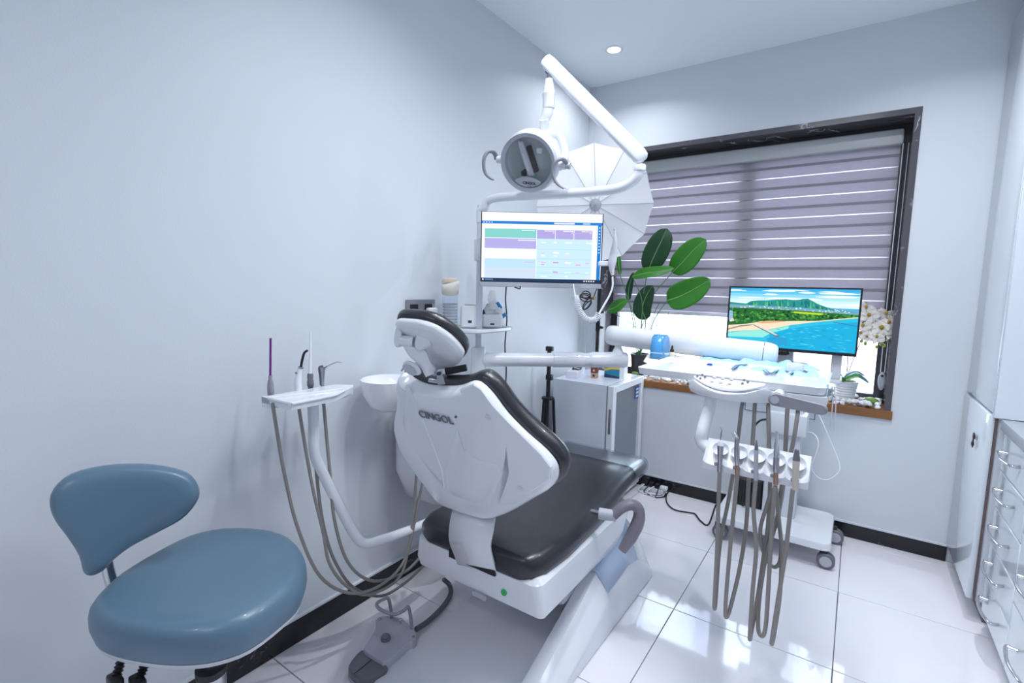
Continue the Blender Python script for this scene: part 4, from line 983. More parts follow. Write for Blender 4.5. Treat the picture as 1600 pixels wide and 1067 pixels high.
# ================================================================== OPERATING LIGHT
def op_light():
    t = thing('operating_light', 'white dental operating lamp on a raised spring arm above the chair', 'dental lamp', (PX, PY, 1.74))
    J = at(998, 272, z=1.84)
    obj('mast', MB().tube([(PX, PY, 1.70), (PX, PY, 1.755), at(757, 325, y=PY), at(762, 314, y=PY), at(776, 309, y=PY), at(800, 307, y=PY), at(880, 303, y=PY+.0), at(950, 297, y=PY+.0), at(978, 290, y=PY), at(995, 276, y=PY), at(1000, 262, y=PY)], .0195, 18, 6), M_white2, t)
    jt = at(1000, 262, y=PY)
    obj('mast_collar', MB().lathe([(.0215, -.012), (.0225, -.008), (.0225, .006), (.020, .010)], jt, (0, 0, 1), 24), M_white, t)
    obj('swivel_pin', MB().cyl(jt, at(997, 247, y=PY), .0115, n=16), M_chrome, t)
    A, B = at(999, 243, y=PY), at(856, 98, y=1.76)
    ax = (B-A).normalized(); u = ax.cross(Vector((0, 0, 1))).normalized(); v = u.cross(ax)
    sec = lambda p, s_: [p+u*a*s_+v*b*s_ for a, b in rrect(.021, .029, .014, 5)]
    L = (B-A).length
    m = MB().loft([sec(A-ax*.026, .55), sec(A-ax*.018, .88), sec(A, 1), sec(A+ax*L*.5, 1.0), sec(B-ax*.01, .98), sec(B+ax*.012, .9), sec(B+ax*.02, .6)])
    obj('spring_arm', m, M_white2, t, sharp=45)
    obj('arm_end_slot', MB().rbox((-.014, -.009, -.004), (.014, .009, .004), .003, 1, frame(B-ax*.03-v*.027, ax, u)), M_black, t)  # black slot block under the upper end of the arm
    dz = lambda X, Y, y=1.76: at(X, Y, y=y)
    obj('drop_pin', MB().cyl(dz(859, 108), dz(858, 126), .0105, n=16), M_steel, t)
    obj('drop_tube', MB().lathe([(.016, 0), (.0175, .004), (.0175, .010), (.0185, .018), (.0225, .038), (.024, .05), (.0255, .052), (.0255, .058), (.0245, .06), (.0235, .11)], dz(858, 124), dz(857, 176)-dz(858, 124), 24), M_white2, t, sharp=50)
    obj('drop_elbow', MB().tube([dz(857, 160), dz(856, 172), dz(853, 182), dz(848, 190)], [.0225, .022, .020], 16), M_white2, t)
    # lamp head
    C = at(829, 252, y=1.73); n = (Vector((0, 0, 1.4))-C).normalized()
    n = (n-RT*.36-Vector((0, 0, 1))*.26).normalized()
    R_ = .117
    hd = obj('head_shell', MB().lathe([(R_*.985, .030), (R_*1.0, .022), (R_*1.04, .0), (R_*1.03, -.028), (R_*.93, -.058), (R_*.72, -.085), (R_*.4, -.10), (.001, -.104)], C, n, 48, cap=False), M_white2, t, sharp=50)
    obj('bezel', MB().lathe([(R_*.80, .016), (R_*.84, .034), (R_*.97, .040), (R_*1.015, .028), (R_*1.005, .018)], C, n, 48, cap=False), M_lgrey, hd)
    obj('reflector', MB().lathe([(R_*.84, .020), (R_*.76, -.02), (R_*.55, -.055), (R_*.25, -.072), (.001, -.076)], C, n, 40, cap=False), mat('mirror', 'eef1f4', .25, metal=.15), hd, sharp=60)
    # frame axes on the face
    fu = RT-n*RT.dot(n); fu.normalize(); fv = n.cross(fu)*-1
    fv = fu.cross(n)*-1 if fu.cross(n).z < 0 else fu.cross(n)
    tl = Matrix.Rotation(0, 4, 'Z')
    P = lambda a, b, h: C+fu*a+fv*b+n*h
    bar = MB().pillow(smooth_outline([(-.040, .070), (-.030, .078), (-.018, .070), (.022, -.030), (.016, -.044), (.000, -.040)], 3), [(1, .012), (1, .034), (.93, .038)], frame(C, fu, fv))
    b = obj('bulb_shield', bar, M_lgrey, hd)
    obj('shield_slot', MB().pillow(smooth_outline([(-.022, .030), (-.015, .034), (.008, -.020), (.003, -.028), (-.003, -.026)], 3), [(1, .037), (1, .0395), (.85, .040)], frame(C, fu, fv)), mat('slot_grey', 'c4c7cf', .3), b)
    obj('bulb_bracket', MB().rbox((-.008, -.05, .0), (.006, .055, .03), .003, 1, frame(P(.016, .012, 0), fu-fv*.0+fv*.38, fv)), M_black, hd)
    obj('bulb_socket', MB().rbox((-.02, -.012, -.03), (.016, .012, .016), .004, 2, frame(P(.006, -.052, 0), fu, fv)), mat('pale_green', '9fd0bd', .3), hd)
    obj('socket_block', MB().rbox((-.012, -.010, -.02), (.012, .010, .02), .003, 1, frame(P(-.022, -.046, .0), fu, fv)), M_black, hd)
    obj('heat_vent', MB().rbox((-.012, -.012, -.01), (.012, .012, .01), .003, 1, frame(P(.038, .045, .004), fu, fv)), M_white, hd)
    obj('logo_lip', MB().pillow(smooth_outline([(-.055, -.070), (0, -.052), (.055, -.070), (.034, -.088), (0, -.094), (-.034, -.088)], 3), [(1, .014), (1, .032), (.9, .034)], frame(C, fu, fv)), mat('lip_grey', 'b9bec6', .35), hd)
    text('lettering', 'CINGOL', .015, frame(P(.008, -.078, .0345), fu, fv), M_black, hd, .0002, .0005, 1)
    for k in (-1, 1): obj('mark', MB().box((-.0018, -.0018, 0), (.0018, .0018, .0006), frame(P(.008+k*.005, -.0895, .034), fu, fv)), M_black, hd)
    obj('glass_cover', MB().lathe([(R_*.86, .031), (R_*.5, .033), (.001, .034)], C, n, 36, cap=False), glass_mat('lamp_glass', 'fafefe', .95, .05), hd)
    # yoke
    yk = [dz(850, 186, 1.75), P(.035, .10, -.085), P(.085, .085, -.10), P(.118, .035, -.085), P(.122, -.002, -.05), P(.118, -.016, -.01)]
    obj('yoke', MB().tube(yk, [.020, .018, .016, .015, .015], 14), M_white2, t)
    # side handles
    for s_ in (-1, 1):
        kx = R_*1.02*s_
        base = P(kx, -.005, -.004)
        hk = obj('handle_stub', MB().cyl(base-fu*s_*.01, base+fu*s_*.026, .0155, n=18), M_white, t)
        c = base+fu*s_*.03
        curve = [c+fv*0, c+fv*.018+fu*s_*.002+n*.004, c+fv*.033+fu*s_*.010+n*.014, c+fv*.034+fu*s_*.024+n*.03, c+fv*.014+fu*s_*.034+n*.046, c-fv*.02+fu*s_*.034+n*.055, c-fv*.048+fu*s_*.024+n*.058, c-fv*.064+fu*s_*.002+n*.058, c-fv*.068-fu*s_*.010+n*.056]
        if s_ > 0: curve = [c+n*.0, c+fv*.016+n*.008-fu*.004, c+fv*.028-fu*.016+n*.02, c+fv*.020-fu*.036+n*.036, c-fv*.01-fu*.044+n*.044, c-fv*.04-fu*.036+n*.05, c-fv*.062-fu*.018+n*.052, c-fv*.076+fu*.006+n*.05]
        obj('grip', MB().tube(curve, [.010, .0105, .0105, .010, .008, .005], 12, 6, flat=.75), M_grey, hk, label='grey hooked grip')
        if s_ > 0: obj('grip_knob', MB().cyl(base+fu*.02, base+fu*.045, .0135, n=20), M_lgrey, hk)
op_light()

# ================================================================== MONITOR ON THE POST
def ui(M, W, H_, items, parent, z=.0006):
    """flat coloured print on a screen: items (x0,y0,x1,y1,colour,strength) in 0..1 from the top left"""
    m = MB(); mats = []; idx = {}
    for i, (a, b, c, d, col, st) in enumerate(items):
        key = (col, st)
        if key not in idx: idx[key] = len(mats); mats.append(emis('screen_%s_%g' % (col, st), col, st))
        zz = z+i*.000004
        m.add([M @ Vector((W*(x-.5), H_*(.5-y), zz)) for x, y in ((a, b), (a, d), (c, d), (c, b))], [(0, 1, 2, 3)], idx[key])
    return obj('screen_image', m, mats, parent, sharp=180, weld=False)
def monitor():
    TL, TR, BL = at(753, 331, d=2.22), at(942, 338, d=2.22), at(750, 447, d=2.22)
    u = (TR-TL); W = u.length; u.normalize(); u = Vector((u.x, u.y, 0)).normalized(); H_ = (TL-BL).length*1.0
    c = at(846, 390, d=2.22); M = frame(c, u, (0, 0, 1))
    w = M.to_3x3() @ Vector((0, 0, 1))
    rl = Matrix.Rotation(-.037, 4, 'Z'); M = M @ Matrix.Identity(4)
    W, H_ = .545, .325
    t = thing('monitor', 'white framed computer monitor showing a scheduling calendar, mounted on the post', 'monitor', c-Vector((0, 0, .17)))
    cs = obj('case', MB().rbox((-W/2, -H_/2-.006, -.028), (W/2, H_/2, -.001), .004, 2, M), M_white, t)
    obj('bezel', MB().box((-W/2+.001, -H_/2+.016, -.002), (W/2-.001, H_/2-.001, .0004), M), M_black, t)
    obj('chin', MB().rbox((-W/2, -H_/2-.006, -.010), (W/2, -H_/2+.015, .0015), .002, 1, M), M_lgrey, t)
    it = []
    Y = lambda p: p
    A = it.append
    A((0, 0, 1, 1, 'f4f6ff', 1.0)); A((0, .125, 1, .165, '2f84d6', .95)); A((.60, .132, .77, .156, 'dbe9ff', 1)); A((.84, .134, .90, .154, 'bcd6f8', 1))
    for k in range(4): A((.012+k*.022, .137, .022+k*.022, .153, 'cfe0ff', 1))
    A((.965, .165, .995, .955, '2a82d2', .95))
    for k in range(9): A((.974, .19+k*.045, .986, .205+k*.045, 'd9eaff', 1))
    A((.025, .235, .455, .365, '8fdcd6', .9)); A((.025, .375, .455, .52, 'b9b4ec', .95))
    for x0, x1 in ((.46, .61), (.615, .765), (.77, .92)): A((x0, .24, x1, .37, 'b7aee6', .95)); A((x0+.06, .25, x1-.005, .262, 'efe9ff', 1)); A((x1-.02, .275, x1-.006, .285, 'efe9ff', 1))
    A((.33, .25, .44, .262, 'e8fbfa', 1)); A((.30, .39, .45, .405, 'efe9ff', 1))
    A((.025, .67, .455, .80, 'bfe3fa', .98)); A((.025, .80, .455, .95, 'cfe0f2', .98)); A((.46, .37, .92, .95, 'c9e9fb', 1))
    for yy in (.52, .66, .78, .87): A((.46, yy, .92, yy+.004, 'a9d3ec', .95))
    r = random.Random(3)
    for yy in (.41, .56, .60, .70, .73, .84, .90):
        for xx in (.50, .60, .70, .79, .87):
            if r.random() < .8: A((xx, yy+r.uniform(0, .015), xx+r.uniform(.025, .05), yy+.022, r.choice(('e6b8dc', 'f2dcf0', 'c79bcf', 'ffffff')), 1))
    A((.44-.08, .71, .44, .72, 'd9b6dc', 1)); A((.30, .82, .45, .828, 'ead2ea', 1))
    A((0, .955, 1, 1, '2c4468', .8)); A((.008, .968, .02, .988, 'ffffff', 1)); A((.03, .965, .1, .99, '5f86b8', .9))
    for k in range(5): A((.86+k*.02, .97, .87+k*.02, .988, 'ffffff', 1))
    ui(M @ Matrix.Translation((0, .0085, 0)), W-.010, H_-.022, it, t)
    obj('bracket', MB().rbox((-W/2-.02, -.05, -.10), (-W/2+.12, .05, -.03), .008, 2, M), M_white, t)
    obj('bracket_clamp', MB().cyl(Vector((PX, PY, 1.52)), Vector((PX, PY, 1.62)), .028, n=20), M_white, t)
    # headset hook under the frame and power lead
    p = at(808, 450, d=2.2); obj('cable_hook', MB().tube([p-RT*.012+UP*.004, p, p+RT*.012-UP*.003, p+RT*.014+UP*.008], .003, 8), M_black, t)
    obj('power_lead', MB().tube([at(791, 447, d=2.26), at(790, 470, d=2.45), at(792, 500, d=2.56), at(789, 540, d=2.56), at(791, 575, d=2.56), at(790, 605, d=2.56), at(789, 640, d=2.56)], .0035, 8), M_black, t)
    # camera wand hooked on the right edge with coiled lead
    D = 2.12
    ic = thing('intraoral_camera', 'white intraoral camera wand hooked on the monitor edge with a coiled lead', 'camera wand', at(957, 415, d=D))
    obj('holder', MB().rbox((-.03, -.010, -.008), (.02, .010, .008), .003, 1, frame(at(946, 412, d=D+.01), RT, UP)), M_white, ic)
    obj('wand', MB().tube([at(960, 357, d=D), at(961, 375, d=D), at(959, 395, d=D), at(956, 415, d=D), at(957, 430, d=D)], [.0045, .006, .011, .0165, .018, .012, .007], 14), M_offw, ic)
    obj('lens', MB().cyl(at(960, 359, d=D-.006), at(960, 359, d=D-.0075), .002, n=10), M_black, ic)
    obj('lead', MB().tube([at(957, 432, d=D), at(957, 448, d=D), at(952, 462, d=D), at(944, 476, d=D), at(936, 490, d=D)], .0042, 8), M_white, ic)
    path = catmull([at(936, 490, d=D), at(930, 499, d=D), at(920, 500, d=D), at(910, 493, d=D), at(904, 482, d=D), at(901, 470, d=D), at(899, 462, d=D)], 40); co = []
    for i, p_ in enumerate(path):
        tg = (path[min(i+1, len(path)-1)]-path[max(i-1, 0)]).normalized(); a_, b_, _ = basis(tg); an = i*2*PI/9
        co.append(p_+(a_*math.cos(an)+b_*math.sin(an))*.0125)
    obj('coiled_lead', MB().tube(co, .0022, 6, smooth=False), M_white, ic)
    obj('lead_tail', MB().tube([at(899, 462, d=D), at(897, 452, d=D+.05), at(896, 444, d=D+.08)], .003, 6), M_white, ic)
    # bundle of black cable hanging behind
    D = 2.6; m = MB(); r = random.Random(5)
    for (ox, oy, a, b, an) in ((914, 462, 8, 3.5, .0), (915, 466, 9, 5, .25), (917, 475, 10, 4, 2.2), (916, 461, 7, 6, .5), (918, 477, 9, 3.2, 2.3)):
        m.tube([at(ox+a*math.cos(q)*math.cos(an)-b*math.sin(q)*math.sin(an), oy+a*math.cos(q)*math.sin(an)+b*math.sin(q)*math.cos(an), d=D+r.uniform(-.02, .02)) for q in [2*PI*k/10 for k in range(11)]], .003, 6, 3)
    cb = thing('cable_bundle', 'black coiled cable bundle hanging right of the monitor', 'cable', at(918, 480, d=D))
    obj('loops', m, M_black, cb)
    obj('tie', MB().rbox((-.008, -.008, -.008), (.008, .008, .008), .002, 1, Matrix.Translation(at(927, 466, d=D))), mat('tie_tan', '8f7a3f', .6), cb)
    obj('lead', MB().tube([at(927, 466, d=D), at(931, 455, d=D+.05), at(936, 448, d=D+.1), at(942, 452, d=D+.2)], .003, 6), M_black, cb)
monitor()

# ================================================================== UMBRELLA AND STANDS
def umbrella():
    C = at(930, 320, y=2.78); N = 12; R_ = .335
    n = (CP-C).normalized(); n = (n+Vector((-.05, -.08, -.02))).normalized()
    fu = RT-n*RT.dot(n); fu.normalize(); fv = n.cross(fu)
    t = thing('photo_umbrella', 'open white photographic umbrella on a black stand by the window corner', 'umbrella', (C.x, C.y, 1.0))
    tips = []; dep = .13
    def rim(a): return C+fu*math.cos(a)*R_+fv*math.sin(a)*R_+n*dep
    apex = C
    a0 = math.radians(2)
    for k in range(N):
        A, B = a0+2*PI*k/N, a0+2*PI*(k+1)/N; vs = []; nu = 8
        for i in range(nu+1):
            f = i/nu
            for j in range(5):
                g = j/4; sag = 1-.01*f*math.sin(PI*g)
                d_ = (fu*(math.cos(A)*(1-g)+math.cos(B)*g)+fv*(math.sin(A)*(1-g)+math.sin(B)*g))*R_*f*(.06+.94*1)*sag
                vs.append(C+d_+n*(dep*f*f+.010*math.sin(PI*g)*f))
        fs = [(i*5+j, (i+1)*5+j, (i+1)*5+j+1, i*5+j+1) for i in range(nu) for j in range(4)]
        obj('panel', MB().add(vs, fs), M_sheet, t, sharp=60)
        obj('rib', MB().tube([C+(fu*math.cos(A)+fv*math.sin(A))*R_*f+n*(dep*f*f+.004) for f in (.05, .3, .6, 1)], .0016, 6, 3), M_lgrey, t)
    obj('hub', MB().lathe([(.001, .03), (.02, .028), (.034, .018), (.036, .004), (.03, 0)], C, n, 24, cap=False), M_lgrey, t)
    top = Vector((-1.615, 3.30, 1.9))
    obj('shaft', MB().cyl(C-n*.03, C+n*.32, .005, n=10), M_steel, t)
    b = at(937, 450, y=3.26); 
    obj('stand_pole', MB().cyl((b.x, b.y, .02), (b.x, b.y, 1.80), .011, n=12), M_black, t)
    obj('pole_joint', MB().cyl((b.x, b.y, 1.10), (b.x, b.y, 1.17), .017, n=12), M_black, t)
    for z in (1.13, 1.24): obj('clamp_knob', MB().cyl((b.x, b.y, z), (b.x+.045, b.y-.03, z), .010, n=10), M_black, t)
    obj('tilt_bracket', MB().tube([(b.x, b.y, 1.78), (b.x+.02, b.y-.03, 1.86), C-n*.02], .009, 8), M_black, t)
    for k in range(3):
        a = 2*PI*k/3+.5; obj('leg', MB().cyl((b.x, b.y, .25), (max(XL+.02, b.x+.10*math.cos(a)), min(YB-.03, b.y+.10*math.sin(a)), .01), .007, n=8), M_black, t)
umbrella()
def tripod():
    c = at(858, 560, x=-1.575); c.z = 0
    t = thing('light_stand', 'folded black light stand standing between the post and the fridge', 'light stand', c)
    P = lambda z: Vector((c.x, c.y, z))
    obj('pole', MB().cyl(P(.10), P(.98), .0105, n=14), M_rubber, t)
    obj('upper_pole', MB().cyl(P(.70), P(1.03), .0135, n=14), M_black, t)
    obj('head', MB().rbox((-.022, -.014, 1.005), (.026, .014, 1.035), .005, 2, Matrix.Translation(c)), M_black, t)
    for z in (.93, .84): obj('clamp', MB().rbox((-.012, -.020, z-.018), (.030, .012, z+.018), .005, 2, Matrix.Translation(c)), M_black, t)
    obj('leg_collar', MB().lathe([(.016, .69), (.040, .695), (.040, .71), (.016, .716)], c, n=18), M_black, t)
    for k in range(3):
        a = 2*PI*k/3+.3; dx, dy = math.cos(a), math.sin(a)
        lg = obj('leg', MB().cyl((c.x+dx*.036, c.y+dy*.036, .70), (c.x+dx*.075, c.y+dy*.075, .012), .0095, n=10), M_black, t)
        obj('foot', MB().cyl((c.x+dx*.0745, c.y+dy*.0745, .03), (c.x+dx*.076, c.y+dy*.076, 0), .012, n=10), M_rubber, lg)
tripod()

# ================================================================== FRIDGE AND THINGS ON IT
def fridge():
    x0, x1, y0, y1, H_ = -1.62, -1.19, 2.83, 3.35, .805
    t = thing('display_fridge', 'small white glass door refrigerator under the window corner', 'refrigerator', ((x0+x1)/2, (y0+y1)/2, 0))
    M_fr = mat('fridge_white', 'd6dbe6', .28, coat=.2)
    b = MB()  # open carcass
    b.box((x0, y0, .03), (x1-.05, y0+.03, H_)); b.box((x0, y1-.03, .03), (x1-.05, y1, H_)); b.box((x0, y0+.03, .03), (x0+.03, y1-.03, H_)); b.box((x0+.03, y0+.03, .03), (x1-.05, y1-.03, .12)); b.box((x0+.03, y0+.03, H_-.05), (x1-.05, y1-.03, H_))
    cs = obj('cabinet', b, M_fr, t)
    for dx in (.04, .34):
        for dy in (.05, .46): obj('foot', MB().cyl((x0+dx, y0+dy, 0), (x0+dx, y0+dy, .032), .018, n=12), M_black, t)
    for z in (.30, .47, .62):
        m = MB()
        for k in range(9): m.cyl((x0+.03+k*.035, y0+.03, z), (x0+.03+k*.035, y1-.03, z), .002, n=6)
        for yy in (y0+.035, y1-.035): m.cyl((x0+.03, yy, z), (x1-.08, yy, z), .003, n=6)
        obj('wire_shelf', m, M_white, t)
    f = MB(); w = .045; dx0, dx1 = x1-.042, x1
    f.rbox((dx0, y0, .035), (dx1, y0+w, H_), .004, 1); f.rbox((dx0, y1-w, .035), (dx1, y1, H_), .004, 1); f.rbox((dx0, y0+w, .035), (dx1, y1-w, .10), .003, 1); f.rbox((dx0, y0+w, H_-w), (dx1, y1-w, H_), .003, 1)
    d = obj('door', f, M_white2, t)
    obj('glass', MB().box((dx0+.015, y0+w-.004, .096), (dx0+.021, y1-w+.004, H_-w+.004)), glass_mat('fridge_glass', 'eef4fa', .62, .35), d)
    obj('door_handle', MB().rbox((dx0+.012, y0-.004, .50), (dx0+.028, y0+.002, .66), .003, 1), M_mgrey, d)
    gk = MB(); gk.box((dx0-.008, y0+.002, .04), (dx0, y0+.03, H_-.002)); gk.box((dx0-.008, y1-.03, .04), (dx0, y1-.002, H_-.002)); gk.box((dx0-.008, y0+.03, .04), (dx0, y1-.03, .10)); gk.box((dx0-.008, y0+.03, H_-.04), (dx0, y1-.03, H_-.002))
    obj('gasket', gk, M_grey, d)
    a = at(1000, 612, x=x1+.001)
    sk = obj('sticker', MB().box((x1-.0195, a.y-.035, a.z-.050), (x1-.018, a.y+.035, a.z+.035)), mat('sticker_blue', '3b58a8', .4), d)
    for k, (dz_, h, c_) in enumerate(((.018, .010, 'dfe6f4'), (-.006, .012, 'f0e3a0'), (-.032, .010, 'dfe6f4'))): obj('print', MB().box((x1-.018, a.y-.022, a.z+dz_-h/2), (x1-.0172, a.y+.022, a.z+dz_+h/2)), mat('sticker_'+c_+str(k), c_, .4), sk)
    # supplies inside
    r = random.Random(8)
    for z in (.12, .303, .473):
        for k in range(5):
            yy = y0+.09+k*.075; hh = r.uniform(.06, .12); col = r.choice(('c9d2de', 'dfe6ee', 'b7c9d8', 'e6dfd2'))
            o = MB().rbox((x0+.14, yy, z+.003), (x0+.26, yy+.055, z+hh), .004, 1)
            obj('carton', o, mat('carton_'+col, col, .5), None, 'pale carton on a shelf behind the fridge glass door', 'carton', 'cartons inside the fridge')
    zt = H_
    a, b_ = at(878, 592, z=zt), at(891, 593, z=zt)
    M = frame(Vector((-1.565, 2.90, zt)), (1, .25, 0), (-.25, 1, 0))
    t = thing('slim_white_box', 'slim white carton with a black cable coil on it, on the fridge', 'box', (-1.5, 2.95, zt))
    obj('carton', MB().rbox((0, 0, 0), (.075, .23, .045), .002, 1, M), mat('white_carton', 'e3e0ea', .5), t)
    obj('coil', MB().tube([M @ Vector((.045+.03*math.cos(q)*.9, .12+.06*math.sin(q), .052+.004*math.sin(3*q))) for q in [2*PI*k/12 for k in range(26)]], .005, 8, 2), M_black, t)
    c = at(927, 591, z=zt)
    t = thing('tea_box', 'small brown and tan cube box with dark emblems on the fridge', 'box', c)
    M = frame(Vector((c.x-.02, c.y, zt)), (1, .18, 0), (-.18, 1, 0))
    obj('lower_box', MB().rbox((0, 0, 0), (.042, .042, .036), .002, 1, M), mat('tan_box', 'c09a86', .5), t)
    obj('upper_box', MB().rbox((-.001, -.001, .036), (.043, .043, .074), .002, 1, M), mat('brown_box', '6f3a33', .5), t)
    obj('emblem', MB().cyl(M @ Vector((.021, -.0005, .018)), M @ Vector((.021, -.002, .018)), .008, n=14), M_black, t)
    obj('emblem', MB().prism([(-.009, -.008), (0, .010), (.009, -.008)], M @ frame((.021, -.0025, .055), (1, 0, 0), (0, 0, 1)), -.0004, .0012), mat('emblem_tan', 'd9c0b0', .5), t)
    c = at(942, 590, z=zt)
    t = thing('glove_box', 'teal and yellow printed carton with white end on the fridge', 'box', c)
    M = frame(Vector((c.x, c.y+.02, zt)), (1, .12, 0), (-.12, 1, 0))
    obj('carton', MB().rbox((0, 0, 0), (.135, .085, .082), .002, 1, M), mat('teal_carton', '1f7d9a', .45), t)
    obj('yellow_band', MB().prism([(0, .045), (.05, .060), (.105, .062), (.105, .076), (.05, .074), (0, .060)], M @ frame((0, -.0008, 0), (1, 0, 0), (0, 0, 1)), -.0003, .0006), mat('yellow_print', 'd3b93c', .45), t)
    obj('dark_band', MB().prism([(0, .003), (.105, .003), (.105, .014), (.04, .020), (0, .028)], M @ frame((0, -.0008, 0), (1, 0, 0), (0, 0, 1)), -.0003, .0006), mat('navy_band', '173a5c', .45), t)
    obj('white_end', MB().box((.105, -.0015, 0), (.136, .086, .083), M), M_white, t)
fridge()

# ================================================================== TELEVISION ON A CART
def tv_cart():
    y = 3.05
    tl, br = at(1140, 447, y=y), at(1340, 558, y=y); x0, x1, z1, z0 = tl.x, at(1349, 450, y=y).x, tl.z, br.z
    W, H_ = x1-x0, z1-z0; c = Vector(((x0+x1)/2, y, (z0+z1)/2)); M = frame(c, (1, 0, 0), (0, 0, 1))
    t = thing('television', 'black framed television showing a turquoise coast with a green mountain', 'television', (c.x, y, z0))
    obj('case', MB().rbox((-W/2, -H_/2, -.045), (W/2, H_/2, -.002), .004, 2, M), M_black, t)
    bz = MB(); e = .0085
    for a, b in (((-W/2, -H_/2), (-W/2+e, H_/2)), ((W/2-e, -H_/2), (W/2, H_/2)), ((-W/2+e, H_/2-e), (W/2-e, H_/2)), ((-W/2+e, -H_/2), (W/2-e, -H_/2+.016))): bz.box((a[0], a[1], -.006), (b[0], b[1], .003), M)
    obj('bezel', bz, mat('bezel_black', '1d1e24', .3), t)
    # picture: polygons in 0..1 from the top left
    SW, SH = W-2*e, H_-e-.016; MS = M @ Matrix.Translation((0, .004, 0)); m = MB(); mats = []; r = random.Random(11); lay = [0]
    def poly(pts, col, st=1.1):
        k = emis('tv_%s' % col, col, st)
        if k not in mats: mats.append(k)
        lay[0] += 1; m.add([MS @ Vector((SW*(a-.5), SH*(.5-b), .0002+lay[0]*.0000025)) for a, b in pts], [tuple(range(len(pts)))], mats.index(k))
    n = 8
    sky = ['3fa9dc', '5fbde6', '86cfee', 'a9def3', 'c6e9f6', 'd8f0f8', 'cfeaf6', 'a8d8ee']
    for k in range(n): poly([(0, .38*k/n), (0, .38*(k+1)/n), (1, .38*(k+1)/n), (1, .38*k/n)], sky[k])
    for k in range(16):
        cx, cy, a, b = r.uniform(0, 1), r.uniform(.02, .28), r.uniform(.06, .16), r.uniform(.008, .022)
        poly([(min(1, max(0, cx+a*math.cos(q)*(1+.2*math.sin(3*q)))), max(0, cy+b*math.sin(q))) for q in [2*PI*j/14 for j in range(14)]], r.choice(('eef8fc', 'dcf1f9', 'f6fbfd')))
    poly([(.8, .30), (.8, .40), (1, .40), (1, .30)], '5aa9d4')
    mt = [(0, .25), (.06, .26), (.14, .27), (.18, .225), (.24, .21), (.32, .205), (.40, .185), (.46, .175), (.52, .19), (.56, .18), (.59, .165), (.63, .16), (.66, .19), (.70, .235), (.76, .28), (.82, .31), (.90, .335), (1, .36), (1, .42), (0, .42)]
    poly(mt, '2f8f8a')
    for k in range(46):
        f = r.uniform(.15, .78); i = next(q for q in range(len(mt)-3) if mt[q+1][0] >= f); a, b = mt[i], mt[i+1]; yy = a[1]+(b[1]-a[1])*(f-a[0])/(b[0]-a[0]+1e-6)
        h = (.34-yy)*r.uniform(.4, .9); 
        if h > .01: poly([(f, yy+.004), (f-.004, yy+h), (f+.012, yy+h)], r.choice(('4fae72', '1f6f84', '5cb884', '256f70')))
    poly([(0, .29), (.3, .30), (.6, .31), (1, .36), (1, .40), (0, .40)], '6fa5b4')
    for k in range(90):
        a, b = r.uniform(0, .95), r.uniform(.29, .355); b += a*.03; poly([(a, b), (a, b+.012), (a+.010, b+.012), (a+.010, b)], r.choice(('e6eef2', 'c8d8e0', 'f4f6f8', '7d9bb0')))
    fo = [(0, .35), (.2, .345), (.5, .355), (.8, .375), (1, .395), (1, .44), (.86, .48), (.72, .52), (.55, .535), (.40, .55), (.28, .57), (.16, .63), (0, .68)]
    poly(fo, '2f6a38')
    for k in range(260):
        a = r.uniform(0, .98); lo = .36+.04*a; hi = (.66-.30*a if a < .3 else .575-.12*(a-.3)); b = r.uniform(lo, max(lo+.01, hi-.02)); s_ = r.uniform(.008, .022)
        poly([(max(0, a+s_*.7*math.cos(q)), b+s_*math.sin(q)) for q in [2*PI*j/7 for j in range(7)]], r.choice(('1f5230', '3f8a3e', '5da348', '24603a', '4c9440', '193f2a')))
    poly([(.53, .375), (.72, .385), (.76, .395), (.74, .415), (.60, .41), (.53, .40)], 'b4d63a')
    se = [(0, .78), (.14, .74), (.34, .70), (.52, .60), (.72, .525), (.88, .475), (1, .44), (1, 1), (0, 1)]
    cs = ['9fe0cf', '74d6d6', '45c5dc', '2cb4d8', '1fa3d0']
    poly([(0, .66), (.16, .62), (.28, .565), (.45, .545), (.72, .51), (.9, .455), (1, .425), (1, .46), (.52, .63), (.34, .72), (0, .80)], 'ecd9bd')
    poly([(.23, .60), (.32, .55), (.45, .54), (.48, .55), (.30, .60)], 'dba27c')
    poly(se, '35b9d9')
    poly([(0, .80), (.14, .745), (.34, .705), (.5, .62), (.5, .66), (.36, .76), (.30, .84), (0, .86)], '8fe0d4')
    poly([(.36, .77), (.52, .66), (.75, .57), (1, .50), (1, 1), (.33, 1)], '22a9d6')
    for k in range(120):
        a, b = r.uniform(.36, .95), r.uniform(.58, .98)
        if b < .60+.45*max(0, .55-a): continue
        l = r.uniform(.02, .08); poly([(a, b), (a+l*.4, b+.006), (min(1, a+l), b+.003), (a+l*.5, b-.004)], r.choice(('46c6e4', '1b93c4', '5fd2ea', '2f9fcf')))
    poly([(.33, .86), (.40, .80), (.50, .84), (.50, .95), (.36, .98)], '2f9ccc')
    poly([(.20, .625), (.24, .63), (.43, .79), (.435, .81), (.41, .815), (.30, .72)], '6d7580'); poly([(.21, .622), (.25, .632), (.42, .785), (.40, .79)], 'd9d4cf')
    poly([(0, .72), (.10, .655), (.20, .625), (.21, .64), (.10, .68), (0, .745)], '8c8f90')
    poly([(0, .40), (.028, .40), (.035, .53), (0, .56)], '8fb4d4'); poly([(.005, .56), (.035, .53), (.05, .58), (.01, .60)], 'e8d0cf')
    poly([(.82, .52), (.84, .515), (1, .565), (1, .575)], '3a6f98')
    obj('screen_image', m, mats, t, sharp=180, weld=False)
    sx = at(1222, 560, y=y+.03).x; sx2 = at(1226, 640, y=3.12).x
    nk = obj('neck', MB().rbox((sx-.035, y+.01, z0-.02), (sx+.035, y+.055, z0+.10), .006, 2), M_black, t)
